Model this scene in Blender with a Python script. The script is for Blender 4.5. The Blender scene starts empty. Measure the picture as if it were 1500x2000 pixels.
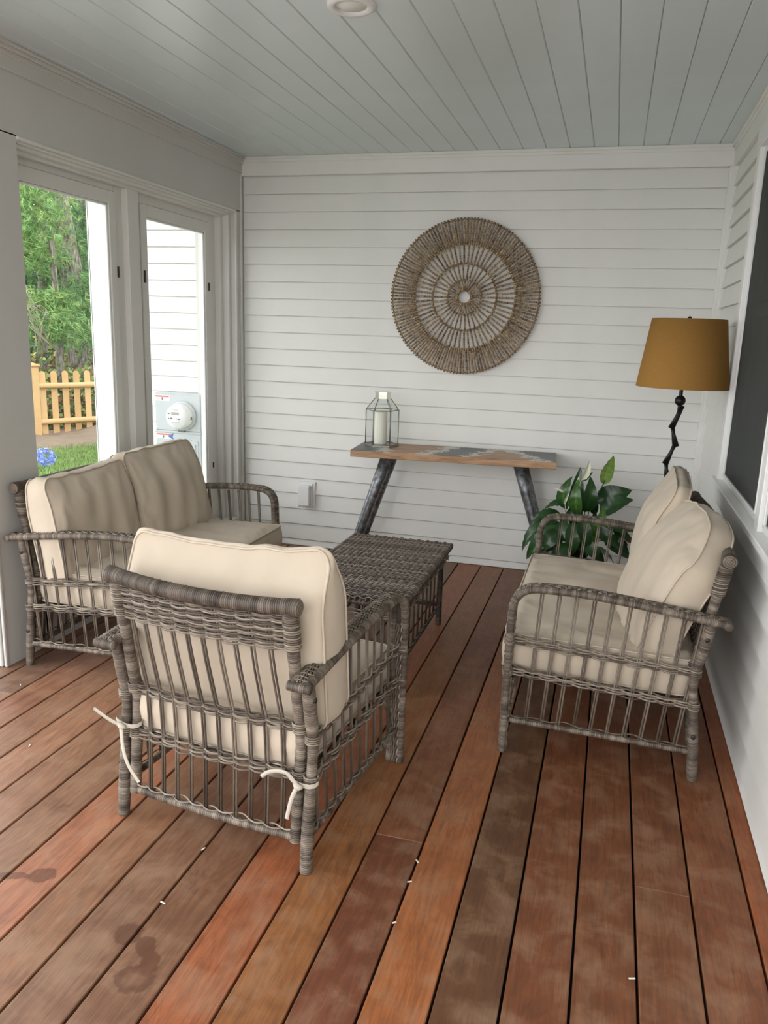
import bpy, math, random
from math import sin, cos, pi, radians, sqrt, exp
from mathutils import Vector, Matrix, noise
random.seed(7)
S = bpy.context.scene
col = S.collection

# ------------------------------------------------------------------ camera
FPX = 1543.15
RX, RO, YW = 1.3456, 0.0334, 0.2712
CAM = Vector((-0.3465, -4.7966, 1.4257))
CM = Matrix.Rotation(YW, 3, 'Z') @ Matrix.Rotation(RX, 3, 'X') @ Matrix.Rotation(RO, 3, 'Z')
cd = bpy.data.cameras.new('camera')
cam = bpy.data.objects.new('camera', cd); col.objects.link(cam)
cd.sensor_fit = 'VERTICAL'; cd.sensor_height = 36.0; cd.lens = FPX/2000*36.0
cd.clip_start = 0.02; cd.clip_end = 300
cam.matrix_world = Matrix.Translation(CAM) @ CM.to_4x4()
S.camera = cam

# ------------------------------------------------------------------ sky and exposure
w = bpy.data.worlds.new('overcast_sky'); S.world = w; w.use_nodes = True
nt = w.node_tree; nt.nodes.clear()
tc = nt.nodes.new('ShaderNodeTexCoord'); sx = nt.nodes.new('ShaderNodeSeparateXYZ')
rp = nt.nodes.new('ShaderNodeValToRGB'); bg = nt.nodes.new('ShaderNodeBackground'); ow = nt.nodes.new('ShaderNodeOutputWorld')
nt.links.new(tc.outputs['Generated'], sx.inputs[0]); nt.links.new(sx.outputs['Z'], rp.inputs[0])
rp.color_ramp.elements[0].position = 0.0; rp.color_ramp.elements[0].color = (0.93, 0.935, 0.95, 1)
rp.color_ramp.elements[1].position = 0.9; rp.color_ramp.elements[1].color = (0.70, 0.71, 0.74, 1)
nt.links.new(rp.outputs[0], bg.inputs['Color']); bg.inputs['Strength'].default_value = 1.55
nt.links.new(bg.outputs[0], ow.inputs[0])
S.view_settings.view_transform = 'Standard'; S.view_settings.look = 'None'
S.view_settings.exposure = 1.66; S.view_settings.gamma = 1.0; S.view_settings.use_curve_mapping = False

# ------------------------------------------------------------------ helpers
def ray(px, py):
    return CM @ Vector(((px-750)/FPX, -(py-1000)/FPX, -1))
def at(px, py, Y):                     # point of the plane y = Y seen at a pixel
    v = ray(px, py); return CAM + v*((Y-CAM.y)/v.y)
def srgb(*c):
    return tuple(((x/255+0.055)/1.055)**2.4 if x > 10 else x/255/12.92 for x in c)

class MB:
    def __init__(s): s.v = []; s.f = []; s.t = []; s.m = []; s.sm = []
    def add(s, vs, fs, tone=0.5, mi=0, smooth=True):
        o = len(s.v); s.v += [tuple(v) for v in vs]
        s.t += tone if isinstance(tone, list) else [tone]*len(vs)
        for f in fs: s.f.append(tuple(i+o for i in f)); s.m.append(mi); s.sm.append(smooth)
    def box(s, lo, hi, ch=0.0, tone=0.5, mi=0, mat=None):
        lo = Vector(lo); hi = Vector(hi)
        if ch <= 0:
            vs = [(x, y, z) for x in (lo.x, hi.x) for y in (lo.y, hi.y) for z in (lo.z, hi.z)]
            fs = [(0,1,3,2),(4,6,7,5),(0,4,5,1),(2,3,7,6),(0,2,6,4),(1,5,7,3)]
        else:
            ch = min(ch, *( (hi-lo)*0.49 )); vs = []; idx = {}
            for a in (0,1):
                for b in (0,1):
                    for c in (0,1):
                        P = [(lo,hi)[a].x, (lo,hi)[b].y, (lo,hi)[c].z]; sg = (1-2*a, 1-2*b, 1-2*c)
                        for k in range(3):
                            q = [P[i]+sg[i]*ch if i != k else P[i] for i in range(3)]
                            idx[a,b,c,k] = len(vs); vs.append(q)
            fs = []
            def K(ax, s1, u, v):
                t = [0,0,0]; t[ax] = s1; t[(ax+1)%3] = u; t[(ax+2)%3] = v; return tuple(t)
            for ax in range(3):
                for s1 in (0,1):
                    q = [idx[K(ax,s1,u,v)+(ax,)] for u,v in ((0,0),(1,0),(1,1),(0,1))]
                    fs.append(tuple(q if s1 else q[::-1]))
                a1, a2 = (ax+1)%3, (ax+2)%3
                for u in (0,1):
                    for v in (0,1):
                        c0 = K(ax,0,u,v); c1 = K(ax,1,u,v)
                        q = [idx[c0+(a1,)], idx[c1+(a1,)], idx[c1+(a2,)], idx[c0+(a2,)]]
                        if (u+v) % 2: q = q[::-1]
                        fs.append(tuple(q))
            for a in (0,1):
                for b in (0,1):
                    for c in (0,1):
                        q = [idx[a,b,c,0], idx[a,b,c,1], idx[a,b,c,2]]
                        if (a+b+c) % 2 == 0: q = q[::-1]
                        fs.append(tuple(q))
        if mat is not None: vs = [mat @ Vector(v) for v in vs]
        s.add(vs, fs, tone, mi, False)
    def prism(s, poly, p0, p1, ax=0, tone=0.5, mi=0):      # poly in the two other axes, extruded along ax
        n = len(poly); vs = []
        for e in (p0, p1):
            for a, b in poly:
                vs.append({0:(e,a,b), 1:(a,e,b), 2:(a,b,e)}[ax])
        fs = [tuple(range(n))[::-1], tuple(range(n, 2*n))] + [(i, (i+1)%n, n+(i+1)%n, n+i) for i in range(n)]
        s.add(vs, fs, tone, mi, False)
    def tube(s, pts, r, n=6, tone=0.5, mi=0, up=None, closed=False, cap=True):
        pts = [Vector(p) for p in pts]; N = len(pts); vs = []; tn = []
        prev = None
        for i, p in enumerate(pts):
            if closed: d = pts[(i+1)%N]-pts[i-1]
            else: d = pts[min(i+1,N-1)]-pts[max(i-1,0)]
            if d.length < 1e-9: d = Vector((0,0,1))
            d.normalize()
            if prev is None:
                a = Vector(up) if up else (Vector((0,0,1)) if abs(d.z) < 0.9 else Vector((1,0,0)))
                u = (a - d*a.dot(d)).normalized()
            else:
                u = prev - d*prev.dot(d)
                u = u.normalized() if u.length > 1e-6 else d.orthogonal().normalized()
            prev = u; v = d.cross(u)
            rr = r[i] if isinstance(r, list) else r
            ra, rb = rr if isinstance(rr, tuple) else (rr, rr)
            for k in range(n):
                a = 2*pi*k/n; vs.append(p + u*(cos(a)*ra) + v*(sin(a)*rb))
                tn.append(tone[i] if isinstance(tone, list) else tone)
        fs = []
        for i in range(N if closed else N-1):
            j = (i+1) % N
            for k in range(n):
                fs.append((i*n+k, i*n+(k+1)%n, j*n+(k+1)%n, j*n+k))
        if cap and not closed:
            fs.append(tuple(range(n))[::-1]); fs.append(tuple(range((N-1)*n, N*n)))
        s.add(vs, fs, tn, mi, True)
    def lathe(s, prof, n=32, o=(0,0,0), tone=0.5, mi=0, capends=False):
        o = Vector(o); vs = []
        for r, z in prof:
            for k in range(n): a = 2*pi*k/n; vs.append(o + Vector((r*cos(a), r*sin(a), z)))
        fs = [(i*n+k, i*n+(k+1)%n, (i+1)*n+(k+1)%n, (i+1)*n+k) for i in range(len(prof)-1) for k in range(n)]
        if capends:
            fs.append(tuple(range(n))[::-1]); fs.append(tuple(range((len(prof)-1)*n, len(prof)*n)))
        s.add(vs, fs, tone, mi, True)
    def mesh(s, name, mats):
        me = bpy.data.meshes.new(name); me.from_pydata(s.v, [], s.f)
        for m in (mats if isinstance(mats, (list, tuple)) else [mats]): me.materials.append(m)
        me.polygons.foreach_set('material_index', s.m); me.polygons.foreach_set('use_smooth', s.sm)
        a = me.attributes.new('tone', 'FLOAT', 'POINT'); a.data.foreach_set('value', s.t)
        me.update(); return me
    def obj(s, name, mats, parent=None):
        o = bpy.data.objects.new(name, s.mesh(name, mats)); col.objects.link(o)
        if parent: o.parent = parent
        return o

def tag(o, label=None, cat=None, group=None, kind=None):
    if label: o['label'] = label
    if cat: o['category'] = cat
    if group: o['group'] = group
    if kind: o['kind'] = kind
    return o
def empty(name, loc=(0,0,0), rz=0):
    o = bpy.data.objects.new(name, None); col.objects.link(o); o.location = loc; o.rotation_euler = (0,0,rz)
    o.empty_display_size = 0.1; return o
def kids(o, pool): return [c for c in pool if c.parent == o]
def copy_tree(o, parent, pool):
    c = o.copy(); col.objects.link(c)
    if parent: c.parent = parent
    for ch in kids(o, pool): copy_tree(ch, c, pool)
    return c
def smooth_path(pts, step):
    # Catmull-Rom through pts, then resampled at an even step
    P = [Vector(p) for p in pts]; P = [P[0]*2-P[1]] + P + [P[-1]*2-P[-2]]; out = []
    for i in range(1, len(P)-2):
        for k in range(16):
            t = k/16; a, b, c, d = P[i-1], P[i], P[i+1], P[i+2]
            out.append(0.5*((2*b)+(c-a)*t+(2*a-5*b+4*c-d)*t*t+(3*b-a-3*c+d)*t**3))
    out.append(P[-2]); return resample(out, step)
def resample(pts, step):
    L = [0]
    for i in range(1, len(pts)): L.append(L[-1]+(pts[i]-pts[i-1]).length)
    n = max(2, int(round(L[-1]/step))+1); res = []; j = 0
    for k in range(n):
        t = L[-1]*k/(n-1)
        while j < len(L)-2 and L[j+1] < t: j += 1
        f = (t-L[j])/max(1e-9, L[j+1]-L[j]); res.append(pts[j].lerp(pts[j+1], min(1, max(0, f))))
    return res

# ------------------------------------------------------------------ materials
def newmat(name, base=(0.8,0.8,0.8), rough=0.5, metal=0.0, spec=0.5):
    m = bpy.data.materials.new(name); m.use_nodes = True; b = m.node_tree.nodes['Principled BSDF']
    b.inputs['Base Color'].default_value = (*base, 1); b.inputs['Roughness'].default_value = rough
    b.inputs['Metallic'].default_value = metal; b.inputs['Specular IOR Level'].default_value = spec
    return m
class NT:
    def __init__(s, m): s.t = m.node_tree; s.b = s.t.nodes.get('Principled BSDF')
    def n(s, k, **kw):
        x = s.t.nodes.new(k)
        for a, v in kw.items(): setattr(x, a, v)
        return x
    def l(s, a, b): s.t.links.new(a, b)
    def coord(s, scale=(1,1,1), kind='Object', loc=None):
        c = s.n('ShaderNodeTexCoord'); mp = s.n('ShaderNodeMapping'); mp.inputs['Scale'].default_value = scale
        s.l(c.outputs[kind], mp.inputs[0])
        if loc is not None: s.l(loc, mp.inputs['Location'])
        return mp.outputs[0]
    def noise(s, vec, scale=5, detail=3, rough=0.5, dist=0.0):
        x = s.n('ShaderNodeTexNoise'); x.inputs['Scale'].default_value = scale; x.inputs['Detail'].default_value = detail
        x.inputs['Roughness'].default_value = rough; x.inputs['Distortion'].default_value = dist
        if vec is not None: s.l(vec, x.inputs['Vector'])
        return x.outputs['Fac']
    def ramp(s, fac, stops):
        r = s.n('ShaderNodeValToRGB'); e = r.color_ramp.elements
        while len(e) < len(stops): e.new(0.5)
        for k, (p, c) in enumerate(stops): e[k].position = p; e[k].color = (*c, 1) if len(c) == 3 else c
        s.l(fac, r.inputs[0]); return r.outputs[0]
    def mix(s, f, a, b, mode='MIX'):
        x = s.n('ShaderNodeMix', data_type='RGBA', blend_type=mode)
        for sock, v in ((x.inputs[0], f), (x.inputs[6], a), (x.inputs[7], b)):
            if isinstance(v, (int, float)): sock.default_value = v
            elif isinstance(v, tuple): sock.default_value = (*v, 1)
            else: s.l(v, sock)
        return x.outputs[2]
    def math(s, op, a, b=0.0, c=0.0):
        x = s.n('ShaderNodeMath', operation=op)
        for i, v in enumerate((a, b, c)):
            if isinstance(v, (int, float)): x.inputs[i].default_value = v
            else: s.l(v, x.inputs[i])
        return x.outputs[0]
    def bump(s, h, strength=0.3, dist=0.002):
        x = s.n('ShaderNodeBump'); x.inputs['Strength'].default_value = strength; x.inputs['Distance'].default_value = dist
        s.l(h, x.inputs['Height']); s.l(x.outputs[0], s.b.inputs['Normal'])

def paint(name, c, rough=0.45, var=0.04, bumpy=0.15, spec=0.4):
    m = newmat(name, c, rough, 0, spec); t = NT(m); v = t.coord()
    f = t.noise(v, 3.0, 4); c2 = tuple(x*(1-var*2) for x in c)
    t.l(t.ramp(f, [(0.3, c2), (0.6, c)]), t.b.inputs['Base Color'])
    t.bump(t.noise(t.coord((1.5,1.5,10)), 30, 3), bumpy, 0.001); return m

M = {}
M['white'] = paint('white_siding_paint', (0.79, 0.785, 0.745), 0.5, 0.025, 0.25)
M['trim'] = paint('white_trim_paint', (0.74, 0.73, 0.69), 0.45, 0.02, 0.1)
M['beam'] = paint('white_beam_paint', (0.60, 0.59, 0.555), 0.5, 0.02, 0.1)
M['blue'] = paint('pale_blue_ceiling_paint', (0.66, 0.735, 0.75), 0.28, 0.02, 0.05, 0.5)
M['vinyl'] = newmat('white_vinyl', (0.82, 0.82, 0.80), 0.35)
M['dark'] = newmat('dark_void', (0.015, 0.012, 0.01), 0.9)
M['black'] = newmat('black_plastic', (0.012, 0.012, 0.012), 0.4)
M['lampmetal'] = newmat('blackened_metal', (0.02, 0.018, 0.018), 0.42, 0.6)
M['whiteplastic'] = newmat('white_plastic', (0.78, 0.78, 0.77), 0.4)
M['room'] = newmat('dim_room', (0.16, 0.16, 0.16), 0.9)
M['greymetal'] = newmat('grey_enamel', (0.46, 0.49, 0.50), 0.4)
M['chrome'] = newmat('polished_nickel', (0.75, 0.72, 0.66), 0.15, 1.0)
M['leadcame'] = newmat('aged_brass_came', (0.30, 0.28, 0.25), 0.4, 0.8)
M['wax'] = newmat('ivory_wax', (0.86, 0.84, 0.74), 0.45)
M['wax'].node_tree.nodes['Principled BSDF'].inputs['Subsurface Weight'].default_value = 0.2
M['soil'] = newmat('potting_soil', (0.03, 0.02, 0.014), 0.9)
M['tie'] = newmat('cotton_tape', (0.52, 0.47, 0.39), 0.9)
M['strap'] = newmat('seat_webbing', (0.03, 0.03, 0.03), 0.8)
M['red'] = newmat('red_print', (0.75, 0.10, 0.08), 0.6)
M['navy'] = newmat('blue_print', (0.05, 0.13, 0.42), 0.6)
M['label'] = newmat('white_label', (0.85, 0.85, 0.84), 0.6)
M['ink'] = newmat('grey_print', (0.12, 0.12, 0.13), 0.6)
M['lcd'] = newmat('lcd_panel', (0.33, 0.34, 0.27), 0.3)
M['chip'] = newmat('pale_wood_chip', (0.75, 0.70, 0.60), 0.8)

def glassmat(name, tint=(0.97,0.98,0.975), refl=1.0):
    m = bpy.data.materials.new(name); m.use_nodes = True; t = m.node_tree; t.nodes.clear()
    o = t.nodes.new('ShaderNodeOutputMaterial'); mx = t.nodes.new('ShaderNodeMixShader'); fr = t.nodes.new('ShaderNodeLayerWeight')
    tr = t.nodes.new('ShaderNodeBsdfTransparent'); gl = t.nodes.new('ShaderNodeBsdfGlossy')
    tr.inputs[0].default_value = (*tint, 1); gl.inputs['Roughness'].default_value = 0.02; fr.inputs['Blend'].default_value = 0.5
    pw = t.nodes.new('ShaderNodeMath'); pw.operation = 'POWER'; pw.inputs[1].default_value = 5.0; t.links.new(fr.outputs['Facing'], pw.inputs[0])
    mu = t.nodes.new('ShaderNodeMath'); mu.operation = 'MULTIPLY_ADD'; mu.inputs[1].default_value = 0.90*refl; mu.inputs[2].default_value = 0.025*refl
    t.links.new(pw.outputs[0], mu.inputs[0])
    t.links.new(mu.outputs[0], mx.inputs[0]); t.links.new(tr.outputs[0], mx.inputs[1]); t.links.new(gl.outputs[0], mx.inputs[2]); t.links.new(mx.outputs[0], o.inputs[0])
    return m
M['glass'] = glassmat('window_glass')
M['lglass'] = glassmat('lantern_glass', (0.985, 0.995, 0.99))
def screenmat():
    m = newmat('insect_screen', (0.085, 0.09, 0.085), 0.8, 0, 0.1); t = NT(m)
    o = m.node_tree.nodes['Material Output']; tr = t.n('ShaderNodeBsdfTransparent'); mx = t.n('ShaderNodeMixShader')
    mx.inputs[0].default_value = 0.72; t.l(tr.outputs[0], mx.inputs[1]); t.l(t.b.outputs[0], mx.inputs[2]); t.l(mx.outputs[0], o.inputs[0])
    return m
M['screen'] = screenmat()

def wood_floor():
    m = newmat('ipe_deck_wood', (0.3,0.15,0.08), 0.4, 0, 0.5); t = NT(m)
    oi = t.n('ShaderNodeObjectInfo'); rnd = t.math('MULTIPLY', oi.outputs['Random'], 37.0)
    cx = t.n('ShaderNodeCombineXYZ'); t.l(rnd, cx.inputs[0]); t.l(rnd, cx.inputs[1])
    v = t.coord((16, 1.1, 16), 'Object', cx.outputs[0]); g = t.noise(v, 4.0, 8, 0.62, 0.6)
    v2 = t.coord((3.4, 0.85, 3), 'Object', cx.outputs[0]); g2 = t.noise(v2, 1.6, 2, 0.5, 1.2)
    ring = t.math('SINE', t.math('MULTIPLY', g2, 95.0))
    v3 = t.coord((1,1,1), 'Object', cx.outputs[0]); blot = t.noise(v3, 9.0, 4, 0.6, 0.4)
    fine = t.noise(t.coord((160, 5, 50), 'Object', cx.outputs[0]), 2.0, 3)
    c = oi.outputs['Color']
    c = t.mix(t.math('MULTIPLY', t.math('MAXIMUM', ring, 0.0), 0.16), c, (0.055, 0.022, 0.012))
    c = t.mix(t.ramp(g, [(0.38, (0.30,)*3), (0.60, (0,)*3)]), c, (0.05, 0.022, 0.014))
    c = t.mix(t.ramp(blot, [(0.46, (0,)*3), (0.72, (0.38,)*3)]), c, (0.42, 0.27, 0.17))
    c = t.mix(t.ramp(blot, [(0.26, (0.35,)*3), (0.44, (0,)*3)]), c, (0.07, 0.032, 0.022))
    c = t.mix(t.ramp(fine, [(0.36, (0.20,)*3), (0.52, (0,)*3)]), c, (0.035, 0.018, 0.012))
    # wet shoe prints: soft-edged ellipses in world coordinates
    gp = t.n('ShaderNodeNewGeometry'); sp = t.n('ShaderNodeSeparateXYZ'); t.l(gp.outputs['Position'], sp.inputs[0])
    wob = t.math('MULTIPLY', t.math('SUBTRACT', t.noise(t.coord((1,1,1), 'Object'), 38.0, 4), 0.5), 0.9)
    mask = None
    for (ex, ey, a, ra, rb, hole) in PRINTS:
        dx = t.math('SUBTRACT', sp.outputs[0], ex); dy = t.math('SUBTRACT', sp.outputs[1], ey)
        u = t.math('DIVIDE', t.math('ADD', t.math('MULTIPLY', dx, cos(a)), t.math('MULTIPLY', dy, sin(a))), ra)
        w_ = t.math('DIVIDE', t.math('SUBTRACT', t.math('MULTIPLY', dy, cos(a)), t.math('MULTIPLY', dx, sin(a))), rb)
        r2 = t.math('SQRT', t.math('ADD', t.math('MULTIPLY', u, u), t.math('MULTIPLY', w_, w_)))
        r2 = t.math('ADD', r2, wob)
        f = t.n('ShaderNodeMapRange'); f.inputs[1].default_value = 1.08; f.inputs[2].default_value = 0.92; f.inputs[3].default_value = 0; f.inputs[4].default_value = 1
        t.l(r2, f.inputs[0]); q = f.outputs[0]
        if hole:
            h = t.n('ShaderNodeMapRange'); h.inputs[1].default_value = 0.35; h.inputs[2].default_value = 0.75; h.inputs[3].default_value = 0.35; h.inputs[4].default_value = 1
            t.l(r2, h.inputs[0]); q = t.math('MULTIPLY', q, h.outputs[0])
        mask = q if mask is None else t.math('MAXIMUM', mask, q)
    c = t.mix(t.math('MULTIPLY', mask, 0.62), c, (0.085, 0.030, 0.016))
    t.l(c, t.b.inputs['Base Color'])
    ro = t.math('ADD', t.math('MULTIPLY', blot, 0.26), 0.30); ro = t.math('SUBTRACT', ro, t.math('MULTIPLY', mask, 0.08))
    t.l(ro, t.b.inputs['Roughness']); t.bump(t.math('ADD', g, t.math('MULTIPLY', fine, 0.6)), 0.22, 0.0015)
    return m
PRINTS = [(-1.335,-3.395,0.33,0.034,0.036,False), (-1.275,-3.418,-0.9,0.034,0.022,False), (-1.238,-3.462,-1.25,0.040,0.021,False), (-1.247,-3.510,0.4,0.043,0.040,True),
          (-1.668,-3.288,0.33,0.036,0.030,False), (-1.74,-3.312,0.33,0.045,0.014,False)]

def toned(name, stops, rough=0.55, grain=None, spec=0.4, bump=0.2):
    m = newmat(name, (0.3,)*3, rough, 0, spec); t = NT(m)
    a = t.n('ShaderNodeAttribute', attribute_name='tone')
    f = a.outputs['Fac']
    n = t.noise(t.coord(), 60 if grain is None else grain, 3)
    f = t.math('ADD', f, t.math('MULTIPLY', t.math('SUBTRACT', n, 0.5), 0.35))
    t.l(t.ramp(f, stops), t.b.inputs['Base Color'])
    t.bump(t.noise(t.coord(), 400, 2), bump, 0.0006); return m
M['wicker'] = toned('grey_resin_wicker', [(0.0, srgb(46,39,34)), (0.45, srgb(96,85,74)), (1.0, srgb(152,141,126))], 0.5)
M['wickerdark'] = toned('dark_resin_wicker', [(0.0, srgb(45,38,34)), (0.5, srgb(98,86,77)), (1.0, srgb(150,138,126))], 0.45)
M['rattan'] = toned('twined_seagrass', [(0.0, srgb(78,58,40)), (0.35, srgb(138,114,90)), (0.7, srgb(166,144,120)), (1.0, srgb(208,184,132))], 0.8, 150)
M['leaf'] = toned('glossy_green_leaf', [(0.0, (0.008,0.025,0.008)), (0.45, (0.022,0.075,0.018)), (0.8, (0.10,0.22,0.035)), (1.0, (0.25,0.36,0.08))], 0.28, 25, 0.5)
M['spathe'] = toned('cream_spathe', [(0.0, (0.35,0.42,0.18)), (1.0, (0.82,0.84,0.62))], 0.5, 25)
def barkmat():
    m = newmat('grey_bark', (0.2,)*3, 0.95, 0, 0.1); t = NT(m)
    n = t.noise(t.coord((9, 9, 2.2)), 2.2, 5, 0.65, 0.5)
    t.l(t.ramp(n, [(0.36, (0.055,0.045,0.036)), (0.50, (0.16,0.145,0.12)), (0.68, (0.30,0.28,0.24))]), t.b.inputs['Base Color']); t.bump(n, 0.8, 0.03); return m
M['bark'] = barkmat()
M['twig'] = newmat('dead_twig', (0.26, 0.21, 0.18), 0.9)
M['needle'] = toned('pine_needles', [(0.0, (0.02,0.055,0.02)), (0.5, (0.11,0.24,0.075)), (1.0, (0.26,0.36,0.11))], 0.7, 6)
M['bush'] = toned('undergrowth_leaves', [(0.0, (0.02,0.05,0.01)), (0.5, (0.10,0.17,0.035)), (0.8, (0.26,0.28,0.06)), (1.0, (0.17,0.075,0.045))], 0.7, 6)
M['grass'] = toned('lawn_grass', [(0.0, (0.045,0.075,0.022)), (0.6, (0.115,0.185,0.045)), (1.0, (0.21,0.31,0.08))], 0.8, 3)
M['mulch'] = toned('bark_mulch', [(0.0, (0.05,0.033,0.022)), (0.5, (0.15,0.11,0.075)), (1.0, (0.28,0.22,0.16))], 0.9, 5)
M['cedar'] = toned('fresh_cedar', [(0.0, (0.30,0.165,0.06)), (0.5, (0.45,0.28,0.12)), (1.0, (0.56,0.38,0.19))], 0.65, 9)
M['petal'] = toned('blue_petals', [(0.0, (0.10,0.16,0.60)), (1.0, (0.38,0.46,0.88))], 0.6, 20)
M['blade'] = newmat('strap_leaf', (0.13, 0.30, 0.05), 0.5)
M['terracotta'] = paint('terracotta_pot', (0.10, 0.07, 0.055), 0.7)

def fabric():
    m = newmat('beige_outdoor_fabric', (0.52, 0.435, 0.32), 0.85, 0, 0.25); t = NT(m)
    b = t.b; b.inputs['Sheen Weight'].default_value = 0.15
    n = t.noise(t.coord(), 5, 3)
    t.l(t.ramp(n, [(0.3, (0.50,0.42,0.325)), (0.7, (0.56,0.475,0.37))]), b.inputs['Base Color'])
    t.bump(t.math('ADD', t.noise(t.coord((1,1,1)), 700, 2), t.math('MULTIPLY', t.noise(t.coord((3,1,3)), 22, 3), 0.8)), 0.25, 0.0012); return m
M['fabric'] = fabric()
M['piping'] = newmat('beige_piping', (0.54, 0.46, 0.36), 0.8)
def shademat():
    m = newmat('ochre_lamp_shade', (0.40,0.20,0.055), 0.9, 0, 0.1); t = NT(m)
    n = t.noise(t.coord((1,1,30)), 60, 2); t.l(t.ramp(n, [(0.3, (0.30,0.155,0.04)), (0.7, (0.38,0.20,0.055))]), t.b.inputs['Base Color'])
    t.bump(n, 0.2, 0.001); return m
M['shade'] = shademat()
def galv():
    m = newmat('galvanised_steel', (0.3,0.31,0.32), 0.42, 0.75); t = NT(m)
    n = t.noise(t.coord(), 28, 5, 0.7); t.l(t.ramp(n, [(0.35, (0.07,0.073,0.078)), (0.55, (0.22,0.23,0.24)), (0.72, (0.50,0.51,0.52))]), t.b.inputs['Base Color']); return m
M['galv'] = galv()
def table_wood():
    m = newmat('honey_table_wood', (0.42,0.24,0.12), 0.4); t = NT(m)
    v = t.coord((1.2, 9, 9)); n = t.noise(v, 5, 6, 0.6, 0.8)
    wood = t.ramp(n, [(0.3, (0.23,0.115,0.055)), (0.5, (0.40,0.225,0.115)), (0.75, (0.54,0.34,0.19))])
    sp = t.n('ShaderNodeSeparateXYZ'); tcn = t.n('ShaderNodeTexCoord'); t.l(tcn.outputs['Object'], sp.inputs[0])
    X, Y, Z = sp.outputs
    jag = t.math('MULTIPLY', t.math('SUBTRACT', t.noise(t.coord((1,1.6,1)), 9.0, 6, 0.7), 0.5), 0.42)
    # painted world-map like patches: distance from three centres along the top, ragged by noise
    d = None
    for cx_, wx, sl in ((-0.60, 0.17, -0.35), (0.04, 0.12, 0.40), (0.60, 0.19, -0.55)):
        q = t.math('SUBTRACT', t.math('ABSOLUTE', t.math('SUBTRACT', t.math('SUBTRACT', X, t.math('MULTIPLY', Y, sl)), cx_)), wx)
        d = q if d is None else t.math('MINIMUM', d, q)
    d = t.math('ADD', d, jag)
    top = t.math('GREATER_THAN', Z, -0.0015)
    isw = t.math('MULTIPLY', t.math('LESS_THAN', d, 0.035), top)
    spk = t.noise(t.coord((1,1,1)), 60, 4, 0.7)
    isg = t.math('MULTIPLY', t.math('LESS_THAN', t.math('ADD', d, t.math('MULTIPLY', t.math('SUBTRACT', spk, 0.5), 0.22)), -0.03), top)
    c = t.mix(isw, wood, (0.66, 0.62, 0.58)); c = t.mix(isg, c, (0.105, 0.112, 0.12))
    t.l(c, t.b.inputs['Base Color']); t.bump(n, 0.15, 0.001); return m
M['tablewood'] = table_wood()
M['floor'] = wood_floor()

# ================================================================== SETTING
WR = 0.185       # right wall face
WL = -2.67       # face of the left wall and beam
YE = -6.6        # end of the deck behind the camera
YC = -5.2        # end of the porch roof
HC = 2.44
Z0 = 2.33; DZ = 0.1037

# ---- floor: dark joist bed and separate deck boards
fl = MB(); fl.box((-3.0, YE, -0.30), (0.40, 0.10, -0.045)); floor = fl.obj('floor', M['dark']); tag(floor, kind='structure')
fcol = {-1:(160,92,52), 0:(128,80,52), 1:(120,79,54), 2:(116,74,49), 3:(117,73,48), 4:(96,64,52), 5:(164,104,62), 6:(108,66,48), 7:(160,94,64),
        8:(160,98,66), 9:(120,90,72), 10:(126,98,80), 11:(146,106,90), 12:(172,118,92), 13:(142,112,92), 14:(150,118,98), 15:(166,130,108), 16:(150,118,98), 17:(150,112,92), 18:(120,98,88), 19:(112,84,70), 20:(120,86,70), 21:(120,86,70)}
joints = {6: -2.836, 1: -2.832, 18: -2.451, 9: -1.2, 13: -0.7, 4: -4.9, 11: -5.2, 15: -1.4, 3: -0.4, 7: -5.6}
px = 0.1244; pitch = 0.1444; gap = 0.0065
def board(x0, x1, y0, y1, c, z=0.0):
    b = MB(); cx_, cy_ = (x0+x1)/2, (y0+y1)/2
    b.box((x0-cx_, y0-cy_, -0.028), (x1-cx_, y1-cy_, 0), 0.0022)
    o = b.obj('floor_board', M['floor'], floor); o.location = (cx_, cy_, z)
    m_ = (126, 88, 64); o.color = (*srgb(*[(0.8*a+0.2*q)*f for a, q, f in zip(c, m_, (1.06, 1.0, 0.93))]), 1)
for k in range(-1, 20):
    x1 = px - k*pitch - gap/2; x0 = px - (k+1)*pitch + gap/2
    if k == -1: x1 = WR+0.03
    c = fcol[k]; jit = random.uniform(-0.0006, 0.0006)
    if k in joints:
        j = joints[k]; c2 = {6:(128,82,54), 1:(118,78,56), 18:(150,118,100)}.get(k, tuple(int(v*random.uniform(0.9,1.1)) for v in c))
        near, far = (c, c2) if k == 6 else (c, c2)
        if k == 18: near, far = c2, c
        board(x0, x1, YE, j-0.0006, near, jit); board(x0, x1, j+0.0006, 0.0, far, -jit)
    else: board(x0, x1, YE, 0.0, c, jit)

# ---- ceiling: backing slab and V-grooved boards
cb = MB(); cb.box((-3.0, YC, HC+0.012), (0.40, 0.10, HC+0.25)); ceiling = cb.obj('ceiling', M['dark']); tag(ceiling, kind='structure')
for k in range(-1, 23):
    x1 = 0.0881 - k*0.1281; x0 = x1 - 0.1281
    b = MB(); cx_ = (x0+x1)/2; h = 0.1281/2
    b.prism([(-h+0.0004, 0.018), (-h+0.0004, 0.004), (-h+0.0042, 0), (h-0.0042, 0), (h-0.0004, 0.004), (h-0.0004, 0.018)], YC, -0.008, 1)
    o = b.obj('ceiling_board', M['blue'], ceiling); o.location = (cx_, 0, HC)

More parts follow.
